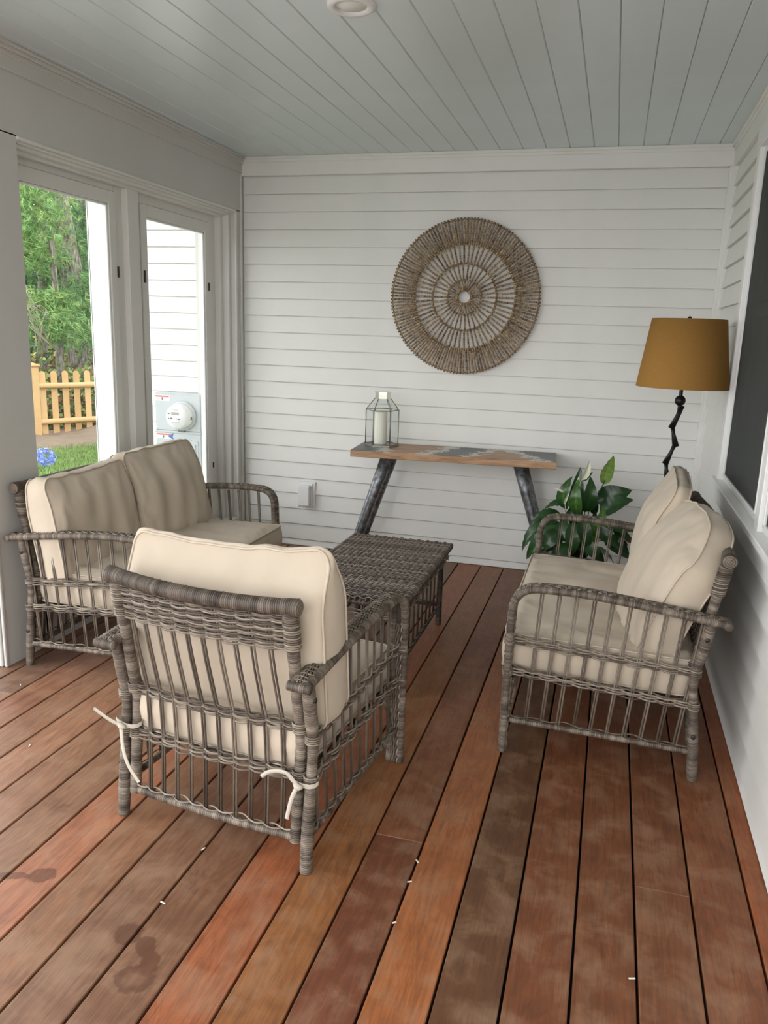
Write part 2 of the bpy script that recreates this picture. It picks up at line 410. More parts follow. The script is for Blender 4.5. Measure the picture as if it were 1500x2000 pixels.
# ---- clapboards
def clap_y(y, s, x0, x1, zb, parent, h=DZ, t=0.016, z0=None):     # wall facing -y; board along x
    b = MB(); zt = h-0.0065
    b.prism([(-t, 0), (-0.003, zt), (0.003, zt), (0.003, 0)], x0, x1, 0)
    o = b.obj('clapboard', M['white'], parent); o.location = (0, y, zb); return o
def clap_x(x, y0, y1, zb, parent, h=DZ, t=0.016):                 # wall facing -x; board along y
    b = MB(); zt = h-0.0065
    b.prism([(-t, 0), (-0.003, zt), (0.003, zt), (0.003, 0)], y0, y1, 1)
    o = b.obj('clapboard', M['white'], parent); o.location = (x, 0, zb); return o
wb = MB(); wb.box((-2.95, 0.014, -0.04), (0.40, 0.12, HC+0.02)); wall_back = wb.obj('wall_back', M['white']); tag(wall_back, kind='structure')
for k in range(0, 22): clap_y(0.010, 0, -2.655, 0.16, Z0-DZ*(k+1), wall_back)
clap_y(0.010, 0, -2.655, 0.16, 0.004, wall_back, 0.044)

WZ0, WZ1, WY1, WY0 = 0.785, 2.29, -0.835, -2.99      # right window rough opening
wr = MB()
wr.box((WR+0.012, WY1, -0.04), (WR+0.14, 0.10, HC+0.02)); wr.box((WR+0.012, YE, -0.04), (WR+0.14, WY0, HC+0.02))
wr.box((WR+0.012, WY0, -0.04), (WR+0.14, WY1, WZ0)); wr.box((WR+0.012, WY0, WZ1), (WR+0.14, WY1, HC+0.02))
wall_right = wr.obj('wall_right', M['white']); tag(wall_right, kind='structure')
for k in range(-1, 22):
    zb = Z0-DZ*(k+1) if k >= 0 else None
    if zb is None: continue
    if zb < 0.69: clap_x(WR+0.009, YE, -0.006, zb, wall_right)
    else:
        clap_x(WR+0.009, WY1+0.002, -0.006, zb, wall_right); clap_x(WR+0.009, YE, WY0-0.002, zb, wall_right)
clap_x(WR+0.009, YE, -0.006, 0.004, wall_right, 0.044)
def simple(name, mat, boxes, kind='structure', ch=0.003, parent=None):
    b = MB()
    for lo, hi in boxes: b.box(lo, hi, ch)
    o = b.obj(name, mat, parent)
    if kind: tag(o, kind=kind)
    return o
# corner board where the two clapboard walls meet
simple('trim_1', M['white'], [((0.150, -0.026, 0.0), (0.172, 0.002, Z0)), ((0.166, -0.040, 0.0), (WR+0.012, 0.002, Z0))])
# frieze boards and crown strips under the ceiling
simple('trim_2', M['white'], [((WL, -0.016, Z0), (WR, 0.012, HC)), ((WL, -0.022, HC-0.034), (WR, -0.010, HC-0.014)), ((WL, -0.030, HC-0.018), (WR, -0.010, HC))])
simple('trim_3', M['white'], [((WR-0.018, YE, Z0-0.004), (WR+0.012, 0, HC)), ((WR-0.026, YE, HC-0.034), (WR-0.010, 0, HC-0.014)), ((WR-0.036, YE, HC-0.018), (WR-0.010, 0, HC))])

# ---- left side: beam, pilaster, wall round the window pair
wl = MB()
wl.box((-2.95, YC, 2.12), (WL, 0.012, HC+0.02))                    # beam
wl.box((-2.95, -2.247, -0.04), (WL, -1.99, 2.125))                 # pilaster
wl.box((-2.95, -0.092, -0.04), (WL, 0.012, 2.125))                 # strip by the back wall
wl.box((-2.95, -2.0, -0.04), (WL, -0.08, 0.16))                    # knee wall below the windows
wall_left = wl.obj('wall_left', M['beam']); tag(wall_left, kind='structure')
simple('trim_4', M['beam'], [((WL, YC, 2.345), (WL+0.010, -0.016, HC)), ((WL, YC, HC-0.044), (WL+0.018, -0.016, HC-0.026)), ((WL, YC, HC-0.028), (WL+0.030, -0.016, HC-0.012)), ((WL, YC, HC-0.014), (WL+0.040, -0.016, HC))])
simple('trim_5', M['beam'], [((WL, -2.262, 0.002), (WL+0.006, -2.247, 2.12)), ((-2.95, -2.262, 0.002), (WL-0.016, -2.247, 2.12)), ((WL-0.012, -2.256, 0.002), (WL+0.001, -2.247, 2.12))])
# casing bead beside the back wall, stop moulding under the beam
simple('trim_6', M['trim'], [((WL-0.004, -0.098, 0.002), (WL+0.006, -0.078, 2.118)), ((WL-0.002, -0.030, 0.002), (WL+0.008, -0.004, 2.33))])
simple('trim_7', M['trim'], [((WL-0.006, -1.99, 2.108), (WL+0.007, -0.09, 2.122)), ((WL-0.036, -1.99, 2.100), (WL-0.010, -0.09, 2.122)), ((WL-0.075, -1.99, 2.088), (WL-0.034, -0.09, 2.122)), ((WL-0.10, -1.99, 2.074), (WL-0.07, -0.09, 2.122))])

def casement(name, y0, y1, gy0, gy1, zt, zb, gz1, gz0, knobs):
    XF = -2.77
    r = empty(name, ((XF-0.03), (y0+y1)/2, zb)); tag(r, kind='structure'); inv = Vector(r.location)
    def part(nm, mat, boxes, ch=0.003):
        b = MB()
        for lo, hi in boxes: b.box(Vector(lo)-inv, Vector(hi)-inv, ch)
        return b.obj(nm, mat, r)
    part('window_frame', M['trim'], [((XF-0.06, y0, zb), (XF-0.012, gy0-0.055, zt)), ((XF-0.06, gy1+0.055, zb), (XF-0.012, y1, zt)), ((XF-0.06, gy0-0.055, gz1+0.062), (XF-0.012, gy1+0.055, zt)), ((XF-0.06, gy0-0.055, zb), (XF-0.012, gy1+0.055, gz0-0.06))])
    sash = part('sash', M['trim'], [((XF-0.05, gy0-0.056, gz0-0.06), (XF-0.003, gy0, gz1+0.062)), ((XF-0.05, gy1, gz0-0.06), (XF-0.003, gy1+0.056, gz1+0.062)), ((XF-0.05, gy0, gz1), (XF-0.003, gy1, gz1+0.062)), ((XF-0.05, gy0, gz0-0.06), (XF-0.003, gy1, gz0))])
    part('glazing_bead', M['vinyl'], [((XF-0.026, gy0, gz0), (XF-0.010, gy0+0.012, gz1)), ((XF-0.026, gy1-0.012, gz0), (XF-0.010, gy1, gz1)), ((XF-0.026, gy0, gz1-0.010), (XF-0.010, gy1, gz1)), ((XF-0.026, gy0, gz0), (XF-0.010, gy1, gz0+0.012))])
    part('pane', M['glass'], [((XF-0.024, gy0+0.002, gz0+0.002), (XF-0.020, gy1-0.002, gz1-0.002))], 0)
    for (yy, zz, s) in knobs:
        part('lock_keeper', M['black'], [((XF-0.004, yy-0.005*s, zz-0.022*s), (XF+0.004, yy+0.005*s, zz+0.022*s))], 0.002)
    return r
casement('window_1', -1.985, -1.13, -1.88, -1.250, 2.10, 0.16, 1.985, 0.36, [(-1.195, 1.67, 1.2)])
casement('window_2', -1.03, -0.095, -0.920, -0.292, 2.10, 0.16, 1.968, 0.36, [(-0.957, 1.665, 1.4), (-0.255, 1.655, 1.1), (-0.235, 0.545, 0.8)])
simple('trim_8', M['trim'], [((-2.84, -1.13, 0.16), (-2.748, -1.03, 2.09)), ((-2.84, -0.155, 0.16), (-2.745, -0.118, 2.085)), ((-2.84, -0.118, 0.16), (-2.705, -0.088, 2.10))])
simple('trim_9', M['trim'], [((-2.80, -1.99, 0.14), (-2.662, -0.09, 0.18))])

# ---- right window
def right_window():
    r = empty('window_3', (WR, (WY0+WY1)/2, WZ0)); tag(r, kind='structure'); inv = Vector(r.location)
    def part(nm, mat, boxes, ch=0.003):
        b = MB()
        for lo, hi in boxes: b.box(Vector(lo)-inv, Vector(hi)-inv, ch)
        return b.obj(nm, mat, r)
    X = WR
    part('casing', M['vinyl'], [((X-0.016, WY1-0.075, WZ0-0.005), (X+0.03, WY1+0.003, WZ1+0.01)), ((X-0.016, WY0-0.003, WZ0-0.005), (X+0.03, WY0+0.075, WZ1+0.01)), ((X-0.020, WY0-0.01, WZ1-0.055), (X+0.03, WY1+0.01, WZ1+0.03))])
    part('window_sill', M['vinyl'], [((X-0.038, WY0-0.03, WZ0-0.004), (X+0.04, WY1+0.02, WZ0+0.022)), ((X-0.022, WY0-0.01, WZ0-0.078), (X+0.01, WY1+0.01, WZ0-0.004))])
    for (a, b_) in ((-1.825, -0.935), (-2.88, -1.99)):
        part('sash', M['vinyl'], [((X+0.004, a-0.062, WZ0+0.022), (X+0.05, a, WZ1-0.055)), ((X+0.004, b_, WZ0+0.022), (X+0.05, b_+0.028, WZ1-0.055)), ((X+0.004, a, WZ0+0.022), (X+0.05, b_, WZ0+0.050)), ((X+0.004, a, WZ1-0.085), (X+0.05, b_, WZ1-0.055))])
        part('screen_frame', M['vinyl'], [((X-0.004, a, WZ0+0.045), (X+0.012, a+0.014, WZ1-0.08)), ((X-0.004, b_-0.014, WZ0+0.045), (X+0.012, b_, WZ1-0.08)), ((X-0.004, a, WZ0+0.042), (X+0.012, b_, WZ0+0.056))])
        part('insect_screen', M['screen'], [((X+0.005, a+0.012, WZ0+0.05), (X+0.006, b_-0.012, WZ1-0.08))], 0)
        part('meeting_rail', M['vinyl'], [((X+0.026, a, 1.535), (X+0.05, b_, 1.585))])
        part('pane', M['glass'], [((X+0.030, a, WZ0+0.05), (X+0.034, b_, WZ1-0.085))], 0)
        part('curtain', newcurtain, [((X+0.10, b_-0.30, WZ0+0.05), (X+0.11, b_-0.02, WZ1-0.02))], 0)
    part('mullion', M['vinyl'], [((X-0.012, -1.958, WZ0+0.018), (X+0.03, -1.888, WZ1-0.05))])
    return r
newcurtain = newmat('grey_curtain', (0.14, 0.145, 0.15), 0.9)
right_window()
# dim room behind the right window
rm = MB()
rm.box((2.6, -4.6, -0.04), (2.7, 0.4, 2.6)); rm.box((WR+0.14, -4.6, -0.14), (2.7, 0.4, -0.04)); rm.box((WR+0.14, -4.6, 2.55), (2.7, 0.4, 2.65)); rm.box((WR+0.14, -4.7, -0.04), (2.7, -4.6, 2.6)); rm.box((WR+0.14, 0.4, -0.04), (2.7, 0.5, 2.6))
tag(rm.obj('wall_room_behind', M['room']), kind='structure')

# ---- recessed ceiling light
cl = empty('ceiling_light', (-1.256, -2.116, HC)); tag(cl, 'round white recessed ceiling light in the blue ceiling', 'light')
b = MB(); b.lathe([(0.050, -0.004), (0.056, -0.012), (0.072, -0.012), (0.079, -0.006), (0.080, 0.004)], 40); b.obj('trim_ring', M['whiteplastic'], cl)
b = MB(); b.lathe([(0.0005, -0.0055), (0.050, -0.0050), (0.052, 0.003)], 40); b.obj('lens', newmat('frosted_lens', (0.85,0.84,0.80), 0.6), cl)

# ================================================================== WICKER FURNITURE
def wrapped(mb, pts, r, pitch=0.0052, n=10, lo=0.15, hi=0.95, oval=None, base=0.0):
    P = resample([Vector(p) for p in pts], pitch/3); R_ = []; T_ = []; tn = random.uniform(lo, hi)
    for i in range(len(P)):
        f = i % 3
        if f == 0: tn = max(lo, min(hi, 0.55*tn+0.45*random.uniform(lo, hi)+random.uniform(-0.14, 0.14)))
        rr = r(i/(len(P)-1)) if callable(r) else r
        k = 0.90 if f == 0 else 1.0
        if random.random() < 0.02: k *= 1.06
        R_.append((rr*k*oval, rr*k) if oval else rr*k); T_.append(tn-0.28 if f == 0 else tn)
    mb.tube(P, R_, n, T_)

def woven_strands(mb, fn, count, L, spacing, amp, r, pitchv, tw=0.0, lo=0.25, hi=1.0, n=5, spp=6, cross=0.4, phase=None):
    # fn(s, h, d): point at run s in [0,1], height h, depth d ; L number of spindle intervals
    for i in range(count):
        h0 = (i-(count-1)/2)*pitchv; ph = (phase(i) if phase else (i % 2)*pi); tone = random.uniform(lo, hi)
        N = int(L*spp)+1; pts = []
        for k in range(N):
            s = k/(N-1); a = s*L*pi + ph
            pts.append(fn(s, h0 + cross*pitchv*sin(a*0.5+i*1.3) + random.uniform(-1,1)*pitchv*0.04, amp*sin(a)))
        mb.tube(pts, r, n, tone)

def wicker_frame(name, W, nb):
    """arm chair or two-seat bench frame; x across, +y forward, origin on the floor under the rear legs"""
    root = empty(name); hw = W/2; wd = M['wicker']
    def rail(z): return Vector((0,0,0))
    # --- side frames
    front = [(0.632, 0.0), (0.632, 0.2), (0.632, 0.40), (0.630, 0.50)]
    arc = [(0.630, 0.50), (0.626, 0.545), (0.609, 0.580), (0.577, 0.600), (0.53, 0.606), (0.42, 0.606), (0.30, 0.598), (0.15, 0.582), (0.0, 0.563), (-0.045, 0.557)]
    def yrear(z): # rear leg axis
        return 0.0+0.034*min(1, z/0.36) if z < 0.36 else 0.034-(z-0.36)*0.17
    for sd in (-1, 1):
        x = sd*hw
        for nm, prof, step in (('leg', front, 0.01), ('armrest', arc, 0.01)):
            mb = MB(); P = smooth_path([(x, a, c) for a, c in prof], 0.004)
            n_ = len(P); nor = []
            for i in range(n_):
                d = (P[min(i+1,n_-1)]-P[max(i-1,0)]).normalized(); nor.append(Vector((1,0,0)).cross(d)*1.0)
            # nor points away from the seat (forward / up)
            nor = [(-v if (v.y+v.z) < 0 else v).normalized() for v in nor]
            for e in (-1, 1): wrapped(mb, [p+Vector((e*0.0185,0,0)) for p in P], lambda t: 0.0135, 0.0048)
            # flat core between, and woven strands on the outer and inner faces
            core = MB(); Q = P[::3]+[P[-1]]; m_ = len(Q)
            mb.tube(Q, (0.0095 if True else 0, 0.018), 6, 0.15, up=nor[0])
            for side in (1, -1):
                for j in range(5):
                    off = (j-2)*0.0068; ton = random.uniform(0.35, 1.0); pts = []
                    for i in range(0, n_, 1):
                        s = i*0.004
                        pts.append(P[i] + nor[i]*side*(0.0105+0.0028*sin(2*pi*s/0.034 + j*pi*0.5)) + Vector((off+0.0015*sin(2*pi*s/0.034+j), 0, 0)))
                    if side == 1 or nm == 'leg': mb.tube(pts[::2], 0.0027, 5, ton)
            # cross strands showing between
            s = 0.0
            for i in range(0, n_, 4):
                mb.tube([P[i]+nor[i]*0.0115+Vector((-0.02,0,0)), P[i]+nor[i]*0.0145+Vector((-0.007,0,0)), P[i]+nor[i]*0.0125+Vector((0.007,0,0)), P[i]+nor[i]*0.0115+Vector((0.02,0,0))], 0.0022, 4, random.uniform(0.2,0.9))
            mb.obj(nm, wd, root)
        if True:   # short end roll where the arm stops behind the rear leg
            mb = MB(); wrapped(mb, [(x-0.032, -0.045, 0.556), (x+0.032, -0.045, 0.556)], 0.0135, 0.005); mb.obj('arm_end', wd, root)
        mb = MB(); P = smooth_path([(x, yrear(z), z) for z in (0.0, 0.12, 0.24, 0.36, 0.46, 0.552)], 0.004)
        wrapped(mb, P, lambda t: 0.0165+0.002*sin(t*9), 0.0052); mb.obj('leg', wd, root)
        for zb in (0.16, 0.50):
            mb = MB(); yy = yrear(zb); mb.lathe([(0.0, 0), (0.007, 0), (0.0078, -0.002), (0.0078, -0.004)], 12)
            o = mb.obj('bolt_cap', M['black'], root); o.location = (x+sd*0.0195, yy, zb); o.rotation_euler = (0, sd*pi/2, 0)
        # back post beside the rear leg
        xp = sd*(hw-0.037)
        mb = MB(); P = smooth_path([(xp, yrear(z)+0.004, z) for z in (0.075, 0.2, 0.36, 0.46, 0.58, 0.68, 0.745)], 0.004)
        wrapped(mb, P, lambda t: 0.0165+0.005*max(0, (t-0.78)/0.22), 0.0052); mb.obj('back_post', wd, root)
        # side stretcher
        mb = MB(); wrapped(mb, [(x, 0.618, 0.115), (x, 0.30, 0.108), (x, 0.02, 0.100)], 0.0105, 0.006)
        woven_strands(mb, lambda s, h, d: Vector((x+d, 0.615-0.60*s, 0.130-0.015*s+h)), 2, 11, 0, 0.009, 0.0026, 0.006)
        mb.obj('stretcher', wd, root)
        # spindles
        ns = 10
        for i in range(ns):
            f = (i+0.75)/(ns+0.55)
            yb = 0.60-f*0.575; yt = 0.585-f*0.565-0.018-0.028*f; yt = 0.578-f*0.60
            zt = 0.592-0.030*f; zb = 0.112-0.012*f
            mb = MB(); 
            for e in (-0.0042, 0.0042):
                q = random.uniform(-0.0015, 0.0015)
                mb.tube([(x, yb+e+q, zb), (x, (yb*0.6+yt*0.4)+e*0.9, zb*0.6+zt*0.4), (x, yt+e, zt)], 0.0034, 6, random.uniform(0.3, 0.75))
            mb.obj('spindle', wd, root)
        for (zf, zr) in ((0.412, 0.378), (0.300, 0.264)):
            mb = MB()
            woven_strands(mb, lambda s, h, d: Vector((x+d, 0.632-s*(0.632-0.030)+0, zf+(zr-zf)*s+h)), 7, 11, 0, 0.0080, 0.0030, 0.0046)
            for e_, yy in ((0, 0.632), (1, yrear(zr))):
                for j in range(4):
                    a0 = [(x+cos(a)*0.0195*(1.5 if e_ == 0 else 1), yy+sin(a)*0.0185, (zr if e_ else zf)+(j-1.5)*0.0062) for a in [k*pi/6 for k in range(13)]]
                    mb.tube(a0, 0.0025, 5, random.uniform(0.4, 1))
            mb.obj('woven_band', wd, root)
        # curved corner brace at the front leg
        mb = MB(); P = smooth_path([(x-sd*0.02, 0.622, 0.13), (x-sd*0.024, 0.612, 0.19), (x-sd*0.05, 0.606, 0.235), (x-sd*0.11, 0.604, 0.262)], 0.004); wrapped(mb, P, 0.0065, 0.006); mb.obj('corner_brace', wd, root)
    # --- back frame
    wp = hw-0.037
    def bow(x): return 0.030*(1-(x/wp)**2)
    def bp(x, z, d=0.0): return Vector((x, yrear(z)+0.004-bow(x)*(0.25+z)+d, z))
    mb = MB(); P = smooth_path([bp(wp*t, 0.752+0.004*(abs(t))**2) for t in (-1, -0.75, -0.5, -0.25, 0, 0.25, 0.5, 0.75, 1)], 0.004)
    P = [P[0]+Vector((-0.022, 0, 0.0))] + P + [P[-1]+Vector((0.022, 0, 0.0))]
    wrapped(mb, P, lambda t: 0.0215+0.0035*max(0, (abs(t-0.5)-0.44)/0.06), 0.0056, 12, 0.1, 0.7)
    for e in (-1, 1): # coiled end knob
        c_ = P[0] if e < 0 else P[-1]
        mb.tube([c_, c_+Vector((e*0.006, 0, 0)), c_+Vector((e*0.010, 0, 0))], [0.0255, 0.018, 0.006], 12, 0.4)
        for rr in (0.019, 0.012, 0.005): mb.tube([c_+Vector((e*(0.004+0.3*(0.02-rr)), rr*cos(a), rr*sin(a))) for a in [k*pi/7 for k in range(14)]], 0.0028, 5, 0.6, closed=True)
    mb.obj('top_rail', wd, root)
    mb = MB()
    woven_strands(mb, lambda s, h, d: bp(-wp+2*wp*s, 0.683+h, d), 28, nb+1, 0, 0.0072, 0.0032, 0.0037, lo=0.1, hi=0.95, cross=0.5, phase=lambda i: (i % 2)*pi)
    for sd in (-1, 1):
        for j in range(14):
            zc = 0.683+(j-6.5)*0.0066; a0 = [bp(sd*wp, zc)+Vector((cos(a)*0.0205, sin(a)*0.0205, 0)) for a in [k*pi/7 for k in range(14)]]
            mb.tube(a0, 0.0028, 5, random.uniform(0.2, 1), closed=True)
    mb.obj('back_panel', wd, root)
    for z in (0.405, 0.265):
        mb = MB()
        woven_strands(mb, lambda s, h, d: bp(-wp+2*wp*s, z+h, d), 8, nb+1, 0, 0.0080, 0.0030, 0.0046, cross=0.7)
        for sd in (-1, 1):
            for j in range(5):
                a0 = [bp(sd*wp, z+(j-2)*0.0064)+Vector((cos(a)*0.0195, sin(a)*0.0195, 0)) for a in [k*pi/7 for k in range(14)]]
                mb.tube(a0, 0.0026, 5, random.uniform(0.3, 1), closed=True)
        mb.obj('woven_band', wd, root)
    for i in range(nb):
        xb = -wp+2*wp*(i+1)/(nb+1); sl = -0.010 if nb < 12 else -0.008
        mb = MB()
        for e in (-0.0044, 0.0044):
            mb.tube([bp(xb+e-sl*0.9, 0.09), bp(xb+e*0.9-sl*0.4, 0.27), bp(xb+e, 0.41), bp(xb+e+sl, 0.56), bp(xb+e+sl*1.5, 0.735)], 0.0034, 6, random.uniform(0.15, 0.65))
        mb.obj('spindle', wd, root)
    mb = MB(); wrapped(mb, smooth_path([bp(wp*t, 0.088)+Vector((0,0,0)) for t in (-1, -0.5, 0, 0.5, 1)], 0.004), 0.0120, 0.006)
    woven_strands(mb, lambda s, h, d: bp(-wp+2*wp*s, 0.104+h, d), 2, nb+1, 0, 0.009, 0.0026, 0.006)
    mb.obj('stretcher', wd, root)
    # seat: rear bar, front bar with woven apron, webbing straps
    mb = MB(); wrapped(mb, [(-hw+0.03, 0.055, 0.262), (hw-0.03, 0.055, 0.262)], 0.014, 0.0065, lo=0.0, hi=0.5); mb.obj('seat_bar', wd, root)
    mb = MB(); wrapped(mb, [(-hw+0.02, 0.612, 0.275), (hw-0.02, 0.612, 0.275)], 0.012, 0.0065, lo=0.1, hi=0.7)
    woven_strands(mb, lambda s, h, d: Vector((-hw+0.02+s*(W-0.04), 0.614+d, 0.248+h)), 5, int(W/0.05), 0, 0.0085, 0.0027, 0.0064)
    mb.obj('front_apron', wd, root)
    for i in range(5):
        yy = 0.12+i*0.11; mb = MB(); mb.box((-hw+0.02, yy-0.022, 0.268), (hw-0.02, yy+0.022, 0.276), 0.002); mb.obj('seat_strap', M['strap'], root)
    return root

chair = wicker_frame('wicker_armchair', 0.612, 10)
chair.location = (-1.3195, -3.02, 0); chair.rotation_euler = (0, 0, radians(-7.0))
tag(chair, 'grey wicker armchair seen from behind, nearest the camera', 'chair')
loveA = wicker_frame('wicker_loveseat', 1.12, 20)
pool = [o for o in bpy.data.objects]
loveB = copy_tree(loveA, None, pool)
loveA.location = (0.030, -1.662, 0); loveA.rotation_euler = (0, 0, radians(90.4))
loveB.location = (-2.600, -1.64, 0); loveB.rotation_euler = (0, 0, radians(-90.0))
tag(loveA, 'grey wicker loveseat with its back to the right wall window', 'sofa', 'matching wicker loveseats')
tag(loveB, 'grey wicker loveseat standing under the left windows', 'sofa', 'matching wicker loveseats')

# ================================================================== CUSHIONS
def cushion(name, w, d, h, crown=0.035, rc=0.04, bulge=0.012, deform=None, mat=None, n=(44, 44), wr=0.006, seed=0.0, ties=None, wdir=(1.0, 0.3)):
    """box cushion lying in xy with boxing band and piping; deform maps a point of this shape to its slumped place"""
    root = empty(name); nx, ny = n
    def squ(a, b):     # rounded rectangle outline
        x, y = a*w/2, b*d/2; ax, ay = abs(x)-(w/2-rc), abs(y)-(d/2-rc)
        if ax > 0 and ay > 0:
            # pull the corner square onto its quarter disc
            m = max(ax, ay); l = sqrt(ax*ax+ay*ay); ax, ay = ax*m/l, ay*m/l
            x = math.copysign(w/2-rc+ax, x); y = math.copysign(d/2-rc+ay, y)
        return x, y
    sag = lambda b_: 1
    def wrink(x, y, a, b):
        e = max(abs(a), abs(b)); 
        v = Vector((x*7*wdir[0]+seed, y*7*wdir[1]+seed*0.7, seed*1.3)); q = noise.noise(v*1.9)
        v2 = Vector((x*26*wdir[0]+seed, y*26*wdir[1], seed)); q2 = 1-abs(noise.noise(v2))*2.2
        edge = max(0, (e-0.35))/0.65
        return wr*(0.9*q + 0.5*q2*edge*edge)
    df = deform or (lambda p: p)
    mb = MB()
    def top(a, b, sg):
        x, y = squ(a, b); f = (1-abs(a)**2.6)*(1-abs(b)**2.6); f = max(0, f)**0.62
        z = sg*(h/2 + crown*f) + sg*wrink(x, y, a, b)*(min(1, (1-max(abs(a), abs(b)))*12))
        return df(Vector((x, y, z)))
    def gx(i, n_): t = -1+2*i/n_; return math.copysign(1-(1-abs(t))**1.15, t)
    for sg in (1, -1):
        vs = [top(gx(i, nx), gx(j, ny), sg) for j in range(ny+1) for i in range(nx+1)]
        fs = []
        for j in range(ny):
            for i in range(nx):
                q = (j*(nx+1)+i, j*(nx+1)+i+1, (j+1)*(nx+1)+i+1, (j+1)*(nx+1)+i)
                fs.append(q if sg > 0 else q[::-1])
        mb.add(vs, fs)
    per = [(gx(i, nx), -1) for i in range(nx)] + [(1, gx(j, ny)) for j in range(ny)] + [(gx(nx-i, nx), 1) for i in range(nx)] + [(-1, gx(ny-j, ny)) for j in range(ny)]
    K = 7; vs = []; Np = len(per)
    for k in range(K+1):
        t = k/K
        for (a, b) in per:
            x, y = squ(a, b); l = max(1e-6, sqrt(x*x+y*y)); nn = Vector((x/(w/2), y/(d/2), 0)); nn.normalize()
            bl = bulge*sin(pi*t)+0.0025*noise.noise(Vector((x*22+seed, y*22, t*3)))*sin(pi*t)*2
            vs.append(df(Vector((x, y, -h/2+h*t)) + nn*bl))
    fs = [(k*Np+i, k*Np+(i+1)%Np, (k+1)*Np+(i+1)%Np, (k+1)*Np+i) for k in range(K) for i in range(Np)]
    mb.add(vs, fs)
    mb.obj('cover', M['fabric'], root)
    for sg in (1, -1):
        P = []
        for (a, b) in per:
            x, y = squ(a, b); nn = Vector((x/(w/2), y/(d/2), 0)).normalized()
            P.append(df(Vector((x, y, sg*(h/2+0.0015)))+nn*0.003))
        m2 = MB(); m2.tube(P, 0.0036, 6, 0.5, closed=True); m2.obj('piping', M['piping'], root)
    return root

def place(o, parent_obj, loc, rot):
    # local pose relative to the furniture frame, kept top-level
    Mx = Matrix.Translation(parent_obj.location) @ Matrix.Rotation(parent_obj.rotation_euler[2], 4, 'Z') @ Matrix.Translation(loc)
    R_ = Matrix.Rotation(rot[2], 4, 'Z') @ Matrix.Rotation(rot[1], 4, 'Y') @ Matrix.Rotation(rot[0], 4, 'X')
    o.matrix_world = Mx @ R_

# seat cushions
c = cushion('seat_cushion', 0.545, 0.60, 0.115, 0.022, 0.03, 0.010, seed=1.0)
place(c, chair, (0, 0.335, 0.343), (radians(1.5), 0, 0)); tag(c, 'beige seat cushion in the armchair nearest the camera', 'cushion')
chair_seat = c
c = cushion('seat_cushion', 1.06, 0.62, 0.122, 0.028, 0.035, 0.012, seed=4.0, n=(80, 56), wr=0.017, wdir=(0.8, 0.55))
place(c, loveA, (0, 0.345, 0.352), (radians(1.5), 0, 0)); tag(c, 'long beige seat cushion on the right loveseat', 'cushion')
c = cushion('seat_cushion', 1.06, 0.64, 0.125, 0.028, 0.035, 0.012, seed=9.0, n=(80, 56), wr=0.017, wdir=(0.8, 0.55))
place(c, loveB, (0, 0.365, 0.356), (radians(1.5), 0, 0)); tag(c, 'long beige seat cushion on the left loveseat', 'cushion')

# back cushions: built lying, x = width, y = height, z = thickness (front +z); stood up by rotating about x
def slump(sag_top=0.0, pinch=0.0, side=0.0, lean=0.0, fat=0.0, knife=0.0, corner=(0,0), belly=0.0, back=1.0, T=0.13, W=0.5, H=0.5):
    def f(p):
        u = p.x/(W/2); v = p.y/(H/2)
        tt = max(0, v); p = p.copy()
        p.y -= sag_top*tt*(1-u*u) ; p.y += side*u*tt
        if p.z < -T/2: p.z = -T/2 + (p.z+T/2)*back
        p.z *= 1 - pinch*tt*tt + fat*(1-v)*0.5
        k = max(0.0, min(1.0, (v-0.35)/0.65)); k = k*k*(3-2*k); p.z *= 1-knife*k
        p.z += belly*(1-v*v)*(1-u*u)
        p.y -= corner[0]*max(0, u)**3*max(0, v)**1.5 + corner[1]*max(0, -u)**3*max(0, v)**1.5
        p.y += 0.004*noise.noise(Vector((u*4, v*3, 1.0)))*2
        p.z += lean*v*v
        return p
    return f
def back_cushion(owner, w, h, t, loc, tilt, yaw=0, roll=0, label='', seed=0, crown=0.03, wr=0.008, rc=0.045, **kw):
    c = cushion('back_cushion', w, h, t, crown, rc, 0.012, deform=slump(W=w, H=h, T=t, **kw), seed=seed, wr=wr, wdir=(0.9, 0.45))
    # stand up: y->z, z->+y(front)
    Mx = Matrix.Translation(owner.location) @ Matrix.Rotation(owner.rotation_euler[2], 4, 'Z') @ Matrix.Translation(loc) @ Matrix.Rotation(yaw, 4, 'Z') @ Matrix.Rotation(tilt, 4, 'X') @ Matrix.Rotation(roll, 4, 'Y')
    St = Matrix(((-1,0,0,0),(0,0,1,0),(0,1,0,0),(0,0,0,1)))   # x->-x, y->z, z->y
    c.matrix_world = Mx @ St
    tag(c, label, 'cushion'); return c
back_cushion(chair, 0.615, 0.49, 0.13, (0.012, 0.122, 0.625), radians(7), 0, 0, 'beige back cushion in the armchair nearest the camera', 2.0, 0.034, 0.009, sag_top=0.022, knife=0.85, side=-0.012)
back_cushion(loveA, 0.53, 0.50, 0.11, (-0.250, 0.118, 0.605), radians(24), radians(7), radians(0), 'beige back cushion on the right loveseat, at the near arm', 5.0, 0.045, 0.014, sag_top=-0.012, knife=0.25, lean=-0.02, fat=0.05, corner=(0.10, 0.0), back=0.3, rc=0.10)
back_cushion(loveA, 0.52, 0.50, 0.105, (0.245, 0.122, 0.638), radians(11), radians(-2), radians(-1), 'beige back cushion on the right loveseat, at the plant end', 7.0, 0.042, 0.013, sag_top=-0.01, knife=0.5, lean=-0.01, back=0.3)
back_cushion(loveB, 0.50, 0.45, 0.12, (0.305, 0.130, 0.585), radians(9), radians(-4), radians(2), 'beige back cushion on the left loveseat, nearer the camera', 11.0, 0.035, 0.020, sag_top=0.012, knife=0.25, side=0.0)
